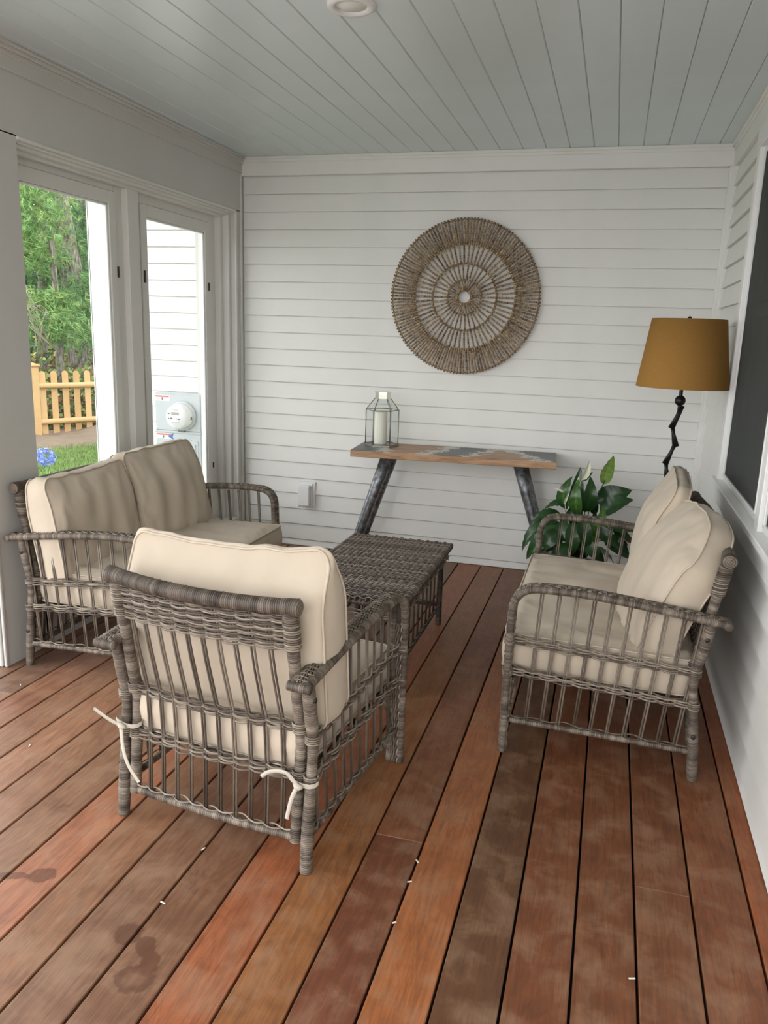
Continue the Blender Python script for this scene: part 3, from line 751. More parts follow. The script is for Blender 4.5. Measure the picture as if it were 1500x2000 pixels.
back_cushion(loveB, 0.55, 0.46, 0.13, (-0.240, 0.165, 0.606), radians(14), radians(-4), radians(1), 'beige back cushion on the left loveseat, nearer the back wall', 13.0, 0.045, 0.020, sag_top=0.0, knife=0.4)

# cotton ties of the chair's seat cushion, knotted round the rear legs
def ribbon(mb, pts, w_, nrm):
    P = smooth_path(pts, 0.006); vs = []; fs = []
    nrm = Vector(nrm)
    for i, p in enumerate(P):
        d = (P[min(i+1,len(P)-1)]-P[max(i-1,0)]).normalized(); s_ = d.cross(nrm).normalized()*w_/2; q = nrm*0.0006
        vs += [p+s_+q, p-s_+q, p-s_-q, p+s_-q]
    for i in range(len(P)-1):
        for k in range(4): fs.append((i*4+k, i*4+(k+1)%4, i*4+4+(k+1)%4, i*4+4+k))
    fs += [(0,1,2,3), tuple(len(vs)-4+k for k in (3,2,1,0))]
    mb.add(vs, fs)
inv = chair_seat.matrix_world.inverted() @ (Matrix.Translation(chair.location) @ Matrix.Rotation(chair.rotation_euler[2], 4, 'Z'))
def tie(side, zc, tails):
    mb = MB(); hw = 0.306*side
    loop = []
    cx_ = hw-side*0.018
    for k in range(15):
        a = 2*pi*k/14; loop.append(Vector((cx_+0.043*cos(a), 0.020+0.0275*sin(a), zc+0.004*sin(a*2))))
    for i in range(2):
        pass
    vs = []; 
    for p in loop: vs += [p+Vector((0,0,0.0065)), p-Vector((0,0,0.0065))]
    mb.add([v for v in vs], [(2*i, 2*i+1, 2*i+3, 2*i+2) for i in range(14)])
    kx = cx_+0.0; ky = -0.012
    mb.tube([(kx-0.012, ky, zc+0.003), (kx-0.004, ky-0.004, zc), (kx+0.005, ky-0.003, zc-0.004), (kx+0.012, ky, zc-0.002)], [0.005, 0.0085, 0.0085, 0.005], 8)
    for t_ in tails: ribbon(mb, [(kx, ky-0.004, zc)] + [(kx+a, ky+b_, zc+c_) for a, b_, c_ in t_], 0.011, (0.15, -1, 0.05))
    mb.v = [tuple(inv @ Vector(v)) for v in mb.v]
    mb.obj('tie', M['tie'], chair_seat)
tie(-1, 0.298, [[(-0.03, -0.015, 0.016), (-0.075, -0.03, 0.05)], [(0.014, -0.016, -0.06), (0.035, -0.02, -0.11), (0.068, -0.018, -0.155)]])
tie(1, 0.262, [[(-0.03, -0.012, 0.034), (-0.075, -0.015, 0.028), (-0.105, -0.012, 0.004)], [(-0.012, -0.014, -0.035), (-0.024, -0.018, -0.095)]])

# ================================================================== WICKER TABLE
tb = empty('wicker_table', (-1.283, -1.535, 0)); tag(tb, 'dark wicker low table with a woven top between the loveseats', 'table')
TW, TL, TZ = 0.515, 0.945, 0.418
mb = MB(); mb.box((-TW/2+0.006, -TL/2+0.006, TZ-0.030), (TW/2-0.006, TL/2-0.006, TZ-0.008), 0.006, tone=0.05)
nc = 23; rows = 92
for i in range(rows):
    y = -TL/2+0.010+(TL-0.02)*i/(rows-1); g = (i//1) % 2; 
    for e in (-0.0022, 0.0022):
        ton = random.uniform(0.25, 0.95); pts = []
        for k in range(nc*4+1):
            s = k/(nc*4); x = -TW/2+0.004+(TW-0.008)*s; a = s*nc*pi + g*pi
            pts.append((x, y+e+0.0016*cos(a), TZ-0.006+0.0042*sin(a)))
        pts = [(-TW/2, y+e, TZ-0.026), (-TW/2-0.002, y+e, TZ-0.013)] + pts + [(TW/2+0.002, y+e, TZ-0.013), (TW/2, y+e, TZ-0.026)]
        mb.tube(pts, 0.0026, 4, ton)
for c_ in range(nc+1):
    x = -TW/2+0.004+(TW-0.008)*(c_)/nc
    mb.tube([(x, -TL/2-0.001, TZ-0.02), (x, -TL/2+0.004, TZ-0.009), (x, TL/2-0.004, TZ-0.009), (x, TL/2+0.001, TZ-0.02)], 0.0045, 5, 0.35)
o = mb.obj('table_top', M['wickerdark'], tb)
mb = MB()
for (p, q) in (((-1,-1),(1,-1)), ((1,-1),(1,1)), ((1,1),(-1,1)), ((-1,1),(-1,-1))):
    A = Vector((p[0]*(TW/2-0.012), p[1]*(TL/2-0.012), 0)); B = Vector((q[0]*(TW/2-0.012), q[1]*(TL/2-0.012), 0)); D = (B-A).normalized(); Nn = Vector((D.y, -D.x, 0)); L = int((B-A).length/0.045)
    wrapped(mb, [A+Vector((0,0,TZ-0.026))-Nn*-0.004, B+Vector((0,0,TZ-0.026))+Nn*0.004], 0.011, 0.006, lo=0.1, hi=0.7)
    woven_strands(mb, lambda s, h, d: A.lerp(B, s)+Nn*(d-0.010)+Vector((0,0,TZ-0.075+h)), 5, L, 0, 0.007, 0.0026, 0.0062)
mb.obj('apron', M['wickerdark'], tb)
lx, ly = TW/2-0.045, TL/2-0.045
for sx_ in (-1, 1):
    for sy_ in (-1, 1):
        mb = MB(); wrapped(mb, [(sx_*lx, sy_*ly, 0.0), (sx_*lx, sy_*ly, 0.2), (sx_*lx, sy_*ly, TZ-0.03)], lambda t: 0.0145 if t < 0.3 else 0.0135, 0.0065, lo=0.0, hi=0.45); mb.obj('leg', M['wickerdark'], tb)
for (a, b_) in (((-lx,-ly),(lx,-ly)), ((lx,-ly),(lx,ly)), ((lx,ly),(-lx,ly)), ((-lx,ly),(-lx,-ly))):
    A = Vector((*a, 0)); B = Vector((*b_, 0)); L = (B-A).length; ns = int(round(L/0.088)); Nn = Vector((0,0,1)).cross((B-A).normalized())
    mb = MB(); wrapped(mb, [A+Vector((0,0,0.100)), A.lerp(B,0.5)+Vector((0,0,0.100)), B+Vector((0,0,0.100))], 0.009, 0.006, lo=0.0, hi=0.6)
    woven_strands(mb, lambda s, h, d: A.lerp(B, s)+Nn*d+Vector((0,0,0.113+h)), 2, ns*2, 0, 0.007, 0.0024, 0.005)
    mb.obj('stretcher', M['wickerdark'], tb)
    for i in range(ns):
        f = (i+0.7)/(ns+0.4); P = A.lerp(B, f); mb = MB(); D = (B-A).normalized()
        for e in (-0.007, 0.007): mb.tube([P+D*e*1.4+Vector((0,0,0.105)), P+D*e*0.6+Vector((0,0,TZ-0.05))], 0.0028, 6, random.uniform(0.1, 0.5))
        mb.obj('spindle', M['wickerdark'], tb)

# ================================================================== CONSOLE TABLE
RC = radians(4.9)
ct = empty('console_table', (-1.19, -0.262, 0), RC); tag(ct, 'wooden console table on grey metal legs against the back wall', 'table')
CZ = 0.752; CL, CD = 1.168, 0.375
mb = MB(); mb.box((-CL/2, -CD/2, -0.040), (CL/2, CD/2, 0), 0.002); o = mb.obj('tabletop', M['tablewood'], ct); o.location = (0, 0, CZ)
for sx_ in (-1, 1):
    for sy_ in (-1, 1):
        top_ = Vector((sx_*0.382, sy_*0.108, CZ-0.041)); bot = Vector((sx_*0.612, sy_*0.150, 0.0))
        mb = MB(); mb.tube([top_.lerp(bot, t) for t in (0, 0.25, 0.5, 0.75, 1.0)], [0.0365, 0.033, 0.029, 0.0255, 0.022], 24)
        mb.obj('leg', M['galv'], ct)
        mb = MB(); mb.box((top_.x-0.045, top_.y-0.045, CZ-0.044), (top_.x+0.045, top_.y+0.045, CZ-0.0405), 0.001); mb.obj('mounting_plate', M['galv'], ct)

# lantern
def lantern():
    r = empty('lantern', (-1.642, -0.245, CZ+0.0006), radians(14)); tag(r, 'six-sided glass and metal lantern on the console table', 'lantern')
    RL = 0.098; hx = [(RL*cos(pi/3*k), RL*sin(pi/3*k)) for k in range(6)]; z1, z2, z3 = 0.215, 0.285, 0.318; RT = 0.045
    ht = [(RT*cos(pi/3*k), RT*sin(pi/3*k)) for k in range(6)]
    mb = MB(); mb.prism([(x*1.03, y*1.03) for x, y in hx], 0, 0.010, 2); mb.obj('base', M['leadcame'], r)
    for k in range(6):
        a, b_ = hx[k], hx[(k+1)%6]; c_, d_ = ht[k], ht[(k+1)%6]
        mb = MB(); mb.tube([(*a, 0.008), (*a, z1)], 0.0026, 4); mb.tube([(*a, z1), (*c_, z2)], 0.0026, 4); mb.tube([(*a, z1), (*b_, z1)], 0.0026, 4); mb.tube([(*a, 0.011), (*b_, 0.011)], 0.003, 4)
        mb.obj('came', M['leadcame'], r)
        for q in (((*a, 0.011), (*b_, 0.011), (*b_, z1), (*a, z1)), ((*a, z1), (*b_, z1), (*d_, z2), (*c_, z2))):
            q = [Vector(v) for v in q]; nn = (q[1]-q[0]).cross(q[2]-q[0]).normalized()*0.0016
            mb = MB(); mb.add([v for v in q]+[v-nn for v in q], [(0,1,2,3),(7,6,5,4),(0,4,5,1),(1,5,6,2),(2,6,7,3),(3,7,4,0)], smooth=False); mb.obj('pane', M['lglass'], r)
    mb = MB(); mb.prism([(x*1.02, y*1.02) for x, y in ht], z2, z3, 2); mb.prism([(x*1.1, y*1.1) for x, y in ht], z3, z3+0.004, 2); mb.prism([(x*1.1, y*1.1) for x, y in ht], z2-0.003, z2+0.002, 2); mb.obj('cap', M['chrome'], r)
    return r
lan = lantern()
mb = MB(); mb.lathe([(0.0005, 0.0), (0.037, 0.0), (0.038, 0.004), (0.038, 0.190), (0.035, 0.194), (0.030, 0.192), (0.0005, 0.188)], 32)
cn = empty('pillar_candle', (-1.650, -0.248, CZ+0.0112)); tag(cn, 'ivory pillar candle inside the glass lantern', 'candle')
mb.obj('wax', M['wax'], cn)
mb = MB(); mb.tube([(0,0,0.187), (0.001,0,0.194), (0.003,0,0.200)], 0.0012, 5); mb.obj('wick', M['black'], cn)

# ================================================================== WALL WEAVING
def wall_disc():
    r = empty('rattan_wall_hanging', (-1.224, -0.036, 1.634)); tag(r, 'round open-weave rattan disc hung on the white back wall', 'wall art')
    RO_ = 0.440
    def P(rad, a, y=0.0): return Vector((rad*cos(a), y, rad*sin(a)))
    radii = [0.040, 0.098, 0.190, 0.303, 0.436]
    for q, rad in enumerate(radii):
        mb = MB(); N = int(2*pi*rad/0.0045); tn = [random.uniform(0.0, 0.7) for _ in range(N)]
        mb.tube([P(rad, 2*pi*k/N) for k in range(N)], [0.0048*(0.85 if k % 2 else 1.1) for k in range(N)], 7, tn, closed=True)
        # knots where the ribs tie on
        mb.obj('hoop', M['rattan'], r)
    spec = [(0.034, 0.104, 32, 0.0034), (0.094, 0.197, 38, 0.0036), (0.184, 0.312, 62, 0.0040), (0.294, 0.446, 140, 0.0042)]
    for (r0, r1, n_, rr) in spec:
        rr *= 1.45
        mb = MB()
        for k in range(n_):
            a = 2*pi*k/n_ + random.uniform(-0.1, 0.1)/n_; K = int((r1-r0)/0.0042)
            yy = 0.004*(1 if k % 2 else -1); tone0 = random.uniform(-0.15, 0.2); a2 = a+random.uniform(-0.12, 0.12)/n_
            pts = [P(r0+(r1-r0)*j/K, a+(a2-a)*j/K, -0.0035+yy*0.5) for j in range(K+1)]
            rad = [rr*(1.12 if (j % 3 == 0) else 0.8) for j in range(K+1)]
            tn = [min(1, max(0, 0.45+tone0+random.uniform(-0.42, 0.42))) for _ in range(K+1)]
            if r1 > 0.3:
                for j in (0, 1, K-1, K): tn[j] = min(1, tn[j]+0.25) if j < 2 else max(0, tn[j]-0.25)
            mb.tube(pts, rad, 4, tn)
            mb.tube([P(r0+0.004, a, -0.009), P(r0+0.010, a, -0.010), P(r0+0.016, a, -0.006)], 0.0042, 4, random.uniform(0.2, 1))
        o = mb.obj('woven_ribs', M['rattan'], r); tag(o, kind='stuff')
    mb = MB(); mb.tube([P(0.436, pi/2, 0.0), P(0.415, pi/2, 0.020), P(0.41, pi/2, 0.034)], 0.002, 5); mb.obj('hanging_nail', M['lampmetal'], r)
    return r
wall_disc()

# outlet cover
oc = empty('outlet_cover', (-2.212, -0.0065, 0.355)); tag(oc, 'white weatherproof outlet cover low on the back wall', 'outlet')
mb = MB(); mb.box((-0.062, -0.004, -0.088), (0.062, 0.012, 0.088), 0.004); mb.obj('back_plate', M['whiteplastic'], oc)
mb = MB(); mb.box((-0.046, -0.050, -0.070), (0.034, -0.004, 0.066), 0.006); mb.box((-0.052, -0.010, -0.078), (0.044, -0.003, 0.078), 0.002); mb.obj('hinged_lid', M['whiteplastic'], oc)
mb = MB(); mb.box((-0.010, -0.046, -0.078), (0.016, -0.030, -0.070), 0.002); mb.obj('latch', newmat('tan_latch', (0.55,0.42,0.33), 0.6), oc)

# ================================================================== FLOOR LAMP
LX, LY = -0.030, -0.86
lp = empty('floor_lamp', (LX, LY, 0)); tag(lp, 'black twig-stem floor lamp with an ochre drum shade', 'lamp')
mb = MB(); mb.lathe([(0.0005, 0.0), (0.130, 0.0), (0.135, 0.006), (0.130, 0.016), (0.05, 0.024), (0.016, 0.032), (0.012, 0.06)], 40); mb.obj('base', M['lampmetal'], lp)
mb = MB()
def seg(a, b_, r0=0.0085, r1=0.0085): mb.tube([a, Vector(a).lerp(Vector(b_), 0.5), b_], [r0, (r0+r1)/2*1.05, r1], 8)
zz = [0.03, 0.16, 0.30, 0.43, 0.56, 0.68, 0.78, 0.86, 0.945, 1.03, 1.118]
offs = [0.0, 0.012, -0.012, 0.012, -0.012, 0.010, -0.020, -0.018, 0.004, -0.008, 0.006]
offs = [0.0, 0.010, -0.014, 0.010, -0.014, 0.006, -0.022, -0.030, -0.002, -0.020, 0.006]
for i in range(len(zz)-1):
    a = Vector((offs[i], 0, zz[i]-0.010)); b_ = Vector((offs[i+1], 0.004*(-1)**i, zz[i+1]+0.012)); seg(a, b_, 0.0095, 0.0075)
    d = 0.014*(-1)**i
    seg(Vector((offs[i]+d*0.9, -0.006, zz[i]-0.004)), Vector((offs[i+1]-d*0.5, 0.0, zz[i+1]+0.006)), 0.0085, 0.0065)
seg((offs[-2]+0.004, 0, zz[-2]), (0.016, -0.004, 1.130), 0.008, 0.006); seg((0.0, 0, 1.09), (0.0, 0, 1.16), 0.008, 0.008)
mb.obj('pole', M['lampmetal'], lp)
mb = MB(); mb.lathe([(0.0005, 1.130)]+[(0.0245*sin(a), 1.1545-0.0245*cos(a)) for a in [pi*k/14 for k in range(1, 14)]]+[(0.0005, 1.179)], 28); mb.lathe([(0.0085, 1.175), (0.0085, 1.30)], 16); mb.obj('knob', M['lampmetal'], lp)
mb = MB(); z0, z1, r0, r1 = 1.215, 1.523, 0.205, 0.163
mb.lathe([(r0, z0), (r1, z1), (r1-0.002, z1), (r0-0.002, z0), (r0, z0)], 72); mb.obj('lamp_shade', M['shade'], lp)
mb = MB()
for k in range(3):
    a = 2*pi*k/3; mb.tube([(0,0,z1-0.012), ((r1-0.002)*cos(a), (r1-0.002)*sin(a), z1-0.006)], 0.002, 5)
mb.tube([(r1*0.992*cos(2*pi*k/48), r1*0.992*sin(2*pi*k/48), z1-0.003) for k in range(48)], 0.002, 5, closed=True)
mb.tube([(0,0,1.29), (0,0,z1)], 0.004, 6); mb.obj('harp', M['lampmetal'], lp)
mb = MB(); mb.lathe([(0.0005, z1-0.012), (0.010, z1-0.010), (0.008, z1+0.002), (0.0095, z1+0.008), (0.0005, z1+0.014)], 16); mb.obj('finial', M['lampmetal'], lp)

# ================================================================== PLANT
pl = empty('potted_peace_lily', (-0.44, -0.56, 0)); tag(pl, 'dark green peace lily in a pot behind the right loveseat', 'plant')
po = Vector(pl.location)
mb = MB(); mb.lathe([(0.0005, 0.0), (0.095, 0.0), (0.105, 0.01), (0.135, 0.20), (0.142, 0.205), (0.142, 0.228), (0.130, 0.228), (0.124, 0.19)], 36); mb.obj('pot', M['terracotta'], pl)
mb = MB(); mb.lathe([(0.0005, 0.205), (0.124, 0.200)], 24); mb.obj('soil', M['soil'], pl)
def leaf(base, tip, wd_, arch=0.05, face=(0,-1,0.4), tone=0.4, fold=0.25, name='leaf', mat='leaf', stem_from=None, curl=0.0):
    base, tip = Vector(base)-po, Vector(tip)-po
    f = Vector(face).normalized(); d = tip-base; L = d.length; N = 14; mb = MB(); vs = []; tn = []
    fn_ = (f - d.normalized()*f.dot(d.normalized())).normalized(); side = d.normalized().cross(fn_)
    cen = []
    for i in range(N+1):
        t = i/N; p = base+d*t + fn_*arch*4*t*(1-t) + Vector((0,0,-curl*t*t*t)); cen.append(p)
    for i in range(N+1):
        t = i/N; ww = wd_/2*(sin(pi*min(1, t**0.72*1.0))**0.75 if 0 < t < 1 else 0.01)*(1-0.25*t)
        for k in range(-4, 5):
            u = k/4; rip = 0.003*sin(t*34+abs(u)*3)*abs(u)
            q = cen[i] + side*ww*u - fn_*(-fold*ww*abs(u)**1.3) + fn_*rip
            vs.append(q); tn.append(max(0, min(1, tone + (0.22 if k == 0 else 0) + 0.06*sin(t*34+abs(u)*4))))
    fs = [(i*9+k, i*9+k+1, (i+1)*9+k+1, (i+1)*9+k) for i in range(N) for k in range(8)]
    mb.add(vs, fs, tn)
    if stem_from is not None:
        s0 = Vector(stem_from)-po; mid = s0.lerp(base, 0.55)+Vector((0,0,0.05)); P = smooth_path([s0, mid, base, base+d*0.15], 0.02); mb.tube(P, 0.0028, 5, 0.5)
    return mb.obj(name, M[mat], pl)
PS = Vector((-0.44, -0.56, 0.21))
def lf(bx, by, tx, ty, w_, Y=-0.56, **k):
    dY = k.pop('dY', 0.0); leaf(at(bx, by, Y), at(tx, ty, Y+dY), w_, stem_from=PS+Vector((random.uniform(-0.05,0.05), random.uniform(-0.05,0.05), 0)), **k)
lf(1166, 980, 1234, 958, 0.135, Y=-0.50, tone=0.22, arch=0.02, face=(0.2,-1,0.5))
lf(1172, 1003, 1238, 976, 0.110, Y=-0.58, tone=0.25, arch=0.03, face=(0.0,-1,0.9))
lf(1178, 946, 1199, 890, 0.080, Y=-0.56, tone=0.90, arch=-0.01, face=(0.5,-1,0.1), name='spathe')
lf(1122, 1000, 1134, 912, 0.085, Y=-0.50, tone=0.35, arch=0.02)
lf(1104, 995, 1118, 930, 0.085, Y=-0.56, tone=0.45, face=(-0.5,-1,0.2))
lf(1142, 1000, 1153, 930, 0.095, Y=-0.60, tone=0.28, face=(0.3,-1,0.1))
lf(1128, 1005, 1130, 935, 0.075, Y=-0.64, tone=0.55, face=(-0.2,-1,0.2))
lf(1112, 988, 1062, 996, 0.062, Y=-0.58, tone=0.30, arch=0.03, face=(0,-0.5,1))
lf(1160, 1005, 1160, 950, 0.05, Y=-0.52, tone=0.15)
lf(1160, 1050, 1178, 985, 0.075, Y=-0.60, tone=0.62, face=(0.3,-1,0.3))
lf(1100, 1010, 1036, 1024, 0.085, Y=-0.60, tone=0.30, arch=0.045, face=(0,-0.6,1))
lf(1088, 1018, 1020, 1076, 0.105, Y=-0.64, tone=0.28, arch=0.05, face=(-0.4,-0.7,0.8))
lf(1100, 1030, 1028, 1092, 0.11, Y=-0.70, tone=0.35, arch=0.05, face=(-0.2,-1,0.7))
lf(1095, 1035, 1052, 1078, 0.09, Y=-0.74, tone=0.22, arch=0.04)
lf(1105, 1015, 1085, 1070, 0.08, Y=-0.72, tone=0.3, arch=0.03)
lf(1120, 1020, 1118, 1085, 0.085, Y=-0.74, tone=0.35, arch=0.04)
lf(1135, 1010, 1150, 1075, 0.08, Y=-0.74, tone=0.25, arch=0.04)
lf(1128, 1020, 1168, 1062, 0.085, Y=-0.70, tone=0.6, arch=0.04)
lf(1150, 1020, 1190, 1045, 0.09, Y=-0.66, tone=0.65, arch=0.03, face=(0.2,-1,0.6))
lf(1160, 1030, 1210, 1070, 0.075, Y=-0.68, tone=0.25, arch=0.04)
lf(1185, 1035, 1240, 1040, 0.065, Y=-0.62, tone=0.3, arch=0.03, face=(0,-1,1))
lf(1190, 1045, 1228, 1080, 0.06, Y=-0.64, tone=0.2, arch=0.03)
lf(1180, 1055, 1238, 1095, 0.06, Y=-0.66, tone=0.15, arch=0.03)
lf(1195, 1030, 1236, 1058, 0.055, Y=-0.60, tone=0.35, arch=0.02)
lf(1140, 1060, 1180, 1100, 0.07, Y=-0.74, tone=0.2)
lf(1110, 1060, 1075, 1110, 0.08, Y=-0.76, tone=0.25)
lf(1150, 985, 1105, 1005, 0.06, Y=-0.48, tone=0.12)
lf(1120, 1030, 1140, 985, 0.07, Y=-0.54, tone=0.15); lf(1150, 1040, 1165, 1000, 0.07, Y=-0.5, tone=0.12); lf(1095, 1050, 1075, 1010, 0.08, Y=-0.5, tone=0.14)
for k in range(10):
    a = random.uniform(0, 2*pi); rr = random.uniform(0.13, 0.27); b_ = PS+Vector((0.07*cos(a), 0.07*sin(a), random.uniform(0.05, 0.16)))
    leaf(b_, PS+Vector((rr*cos(a), rr*0.8*sin(a), random.uniform(-0.02, 0.22))), random.uniform(0.06, 0.09), 0.04, (0.2*cos(a), -0.4, 1), random.uniform(0.08, 0.3), stem_from=PS)
M['brownleaf'] = newmat('withered_leaf', (0.13, 0.07, 0.045), 0.8)
for (a, b_, c_, d_) in ((1212, 1036, 1228, 1052), (1220, 1050, 1240, 1062), (1210, 1058, 1226, 1066)):
    leaf(at(a, b_, -0.60), at(c_, d_, -0.60), 0.035, 0.01, tone=0.1, mat='brownleaf', fold=0.8)
leaf(at(1136, 938, -0.62), at(1152, 898, -0.62), 0.040, 0.012, (0.6,-1,0), 1.0, 0.6, 'spathe', 'spathe', stem_from=at(1128, 985, -0.6))
leaf(at(1137, 940, -0.61), at(1158, 922, -0.60), 0.025, 0.0, (0.2,-1,0.4), 0.25, 0.3)
leaf(at(1101, 962, -0.60), at(1082, 954, -0.62), 0.016, 0.008, (0,-1,0.6), 1.0, 0.5, 'spathe', 'spathe')
leaf(at(1102, 985, -0.62), at(1112, 960, -0.66), 0.016, -0.006, (0.3,-1,0.2), 1.0, 0.5, 'spathe', 'spathe', stem_from=at(1104, 1000, -0.6))
leaf(at(1126, 968, -0.64), at(1131, 930, -0.64), 0.030, 0.006, (-0.3,-1,0.2), 0.55, 0.4, 'spathe', 'spathe')

# ================================================================== OUTSIDE
GZ = -0.58
mb = MB(); NX, NY = 60, 60; vs = []
def gz(x, y):
    return GZ + 0.03*noise.noise(Vector((x*0.5, y*0.5, 0)))
for j in range(NY+1):
    for i in range(NX+1):
        x = -40+70*i/NX; y = -40+90*j/NY; vs.append((x, y, gz(x, y)-0.01))
mb.add(vs, [(j*(NX+1)+i, j*(NX+1)+i+1, (j+1)*(NX+1)+i+1, (j+1)*(NX+1)+i) for j in range(NY) for i in range(NX)], 0.55)
lawn = mb.obj('lawn', M['grass']); tag(lawn, kind='structure')
mb = MB()
for k in range(16000):
    x = random.uniform(-9.2, -5.8); y = random.uniform(2.6, 6.9)
    a = random.uniform(0, pi); h = random.uniform(0.035, 0.075); q = Vector((cos(a), sin(a), 0))*0.006; p = Vector((x, y, gz(x, y)-0.012)); t = Vector((random.uniform(-0.02,0.02), random.uniform(-0.02,0.02), h))
    mb.add([p-q, p+q, p+t], [(0,1,2)], random.uniform(0.35, 1.0), smooth=False)
o = mb.obj('grass_blades', M['grass'], lawn); tag(o, kind='stuff')
mb = MB(); vs = []
for j in range(21):
    for i in range(21):
        x = -26+34*i/20; y = -34+31.5*j/20; vs.append((x, y, GZ+0.035))
mb.add(vs, [(j*21+i, j*21+i+1, (j+1)*21+i+1, (j+1)*21+i) for j in range(20) for i in range(20)], 0.5)
M['bounce'] = toned('pale_bounce_ground', [(0.0, (0.36,0.35,0.33)), (1.0, (0.56,0.55,0.53))], 0.9, 40)
tag(mb.obj('bounce_ground', M['bounce']), kind='structure')  # unseen pale ground, added to reflect neutral daylight up to the porch ceiling
# mulch bed mound along the fence
F0 = CAM + ray(72, 855)*((GZ-CAM.z)/ray(72, 855).z); F1 = CAM + ray(192, 846)*((GZ-CAM.z)/ray(192, 846).z)
F0.z = F1.z = GZ; FD = (F1-F0).normalized(); FN = Vector((FD.y, -FD.x, 0))
if FN.dot(CAM-F0) < 0: FN = -FN
mb = MB(); vs = []; NU, NV = 50, 16
for j in range(NV+1):
    for i in range(NU+1):
        u = -3+9*i/NU; v = -1.2+2.6*j/NV; p = F0+FD*u+FN*v
        hgt = 0.05*exp(-(v*v)/0.8) + 0.20*exp(-((u-1.15)**2)/0.25-((v-0.55)**2)/0.20) + 0.035*noise.noise(Vector((p.x*3, p.y*3, 0)))
        edge = min(1, (NV-j)/3, j/3)
        vs.append((p.x, p.y, GZ-0.03+(0.04+hgt)*edge))
mb.add(vs, [(j*(NU+1)+i, j*(NU+1)+i+1, (j+1)*(NU+1)+i+1, (j+1)*(NU+1)+i) for j in range(NV) for i in range(NU)], 0.55)
o = mb.obj('mulch_bed', M['mulch']); tag(o, 'brown mulch mound at the foot of the picket fence', 'mulch', kind='stuff')

# picket fence
fn = empty('picket_fence', F0); tag(fn, 'fresh cedar picket fence at the edge of the lawn', 'fence')
RF = Matrix(((FD.x, -FN.x, 0), (FD.y, -FN.y, 0), (0, 0, 1)))    # local x along, y away from the house
fn.matrix_world = Matrix.Translation(F0) @ RF.to_4x4()
def picket(x, w_=0.105, top_=1.14):
    mb = MB(); n_ = 8; poly = [(-w_/2, 0.03), (w_/2, 0.03), (w_/2, top_-w_/2)] + [(w_/2*cos(pi*k/n_), top_-w_/2+w_/2*sin(pi*k/n_)) for k in range(1, n_)] + [(-w_/2, top_-w_/2)]
    mb.prism(poly, 0.02, 0.04, 1, random.uniform(0.35, 0.75)); o = mb.obj('picket', M['cedar'], fn); o.location = (x, 0, 0)
L1 = (F1-F0).length
for k in range(12): picket(0.17+k*0.205)
for k in range(6): picket(-0.22-k*0.205)
for z in (0.27, 0.89):
    mb = MB(); mb.tube([(-1.4, -0.012, z), (0.0, -0.012, z), (1.4, -0.012, z), (2.7, -0.012, z)], 0.048, 10, 0.6, cap=True); mb.obj('rail', M['cedar'], fn)
for xx in (0.0, 2.45):
    mb = MB(); mb.box((xx-0.07, -0.08, -0.1), (xx+0.07, 0.06, 1.22), 0.006, 0.6); ob = mb.obj('fence_post', M['cedar'], fn)
    mb = MB(); mb.box((xx-0.095, -0.105, 1.22), (xx+0.095, 0.085, 1.25), 0.006, 0.3); mb.add([(xx-0.085,-0.095,1.25),(xx+0.085,-0.095,1.25),(xx+0.085,0.075,1.25),(xx-0.085,0.075,1.25),(xx,-0.01,1.29)], [(0,1,4),(1,2,4),(2,3,4),(3,0,4),(3,2,1,0)], 0.3, smooth=False); mb.obj('post_cap', M['cedar'], ob)

# blue agapanthus by the porch
fp = CAM + ray(88, 893)*(8.0/ray(88, 893).length); ag = empty('blue_agapanthus', (fp.x, fp.y, GZ)); tag(ag, 'blue agapanthus flower head with strap leaves outside the left window', 'flower')
hz = fp.z-GZ
mb = MB(); mb.tube([(0,0,0), (0.02,0,hz*0.5), (0,0,hz-0.02)], 0.008, 6); mb.obj('stem', M['blade'], ag)
mb = MB()
for k in range(70):
    d = Vector((random.gauss(0,1), random.gauss(0,1), random.gauss(0,1)+0.3)).normalized(); c_ = Vector((0,0,hz))+d*random.uniform(0.05, 0.088)
    for q in range(5):
        a = 2*pi*q/5; u = d.orthogonal().normalized(); v = d.cross(u); e = u*cos(a)+v*sin(a); s_ = (u*cos(a+pi/2)+v*sin(a+pi/2))*0.008
        mb.add([c_, c_+e*0.014+s_+d*0.008, c_+e*0.027+d*0.012, c_+e*0.014-s_+d*0.008], [(0,1,2,3)], random.uniform(0.1, 1), smooth=False)
mb.obj('flower_head', M['petal'], ag)
for k in range(16):
    a = random.uniform(0, 2*pi); Lx = random.uniform(0.35, 0.6); zt_ = hz*random.uniform(0.55, 0.95); mb = MB(); P = smooth_path([(0,0,0), (cos(a)*Lx*0.3, sin(a)*Lx*0.3, zt_*0.8), (cos(a)*Lx*0.7, sin(a)*Lx*0.7, zt_), (cos(a)*Lx, sin(a)*Lx, zt_*0.7)], 0.05)
    mb.tube(P, [(0.002, 0.014*(1-0.8*(i/len(P)))) for i in range(len(P))], 4); mb.obj('leaf', M['blade'], ag)

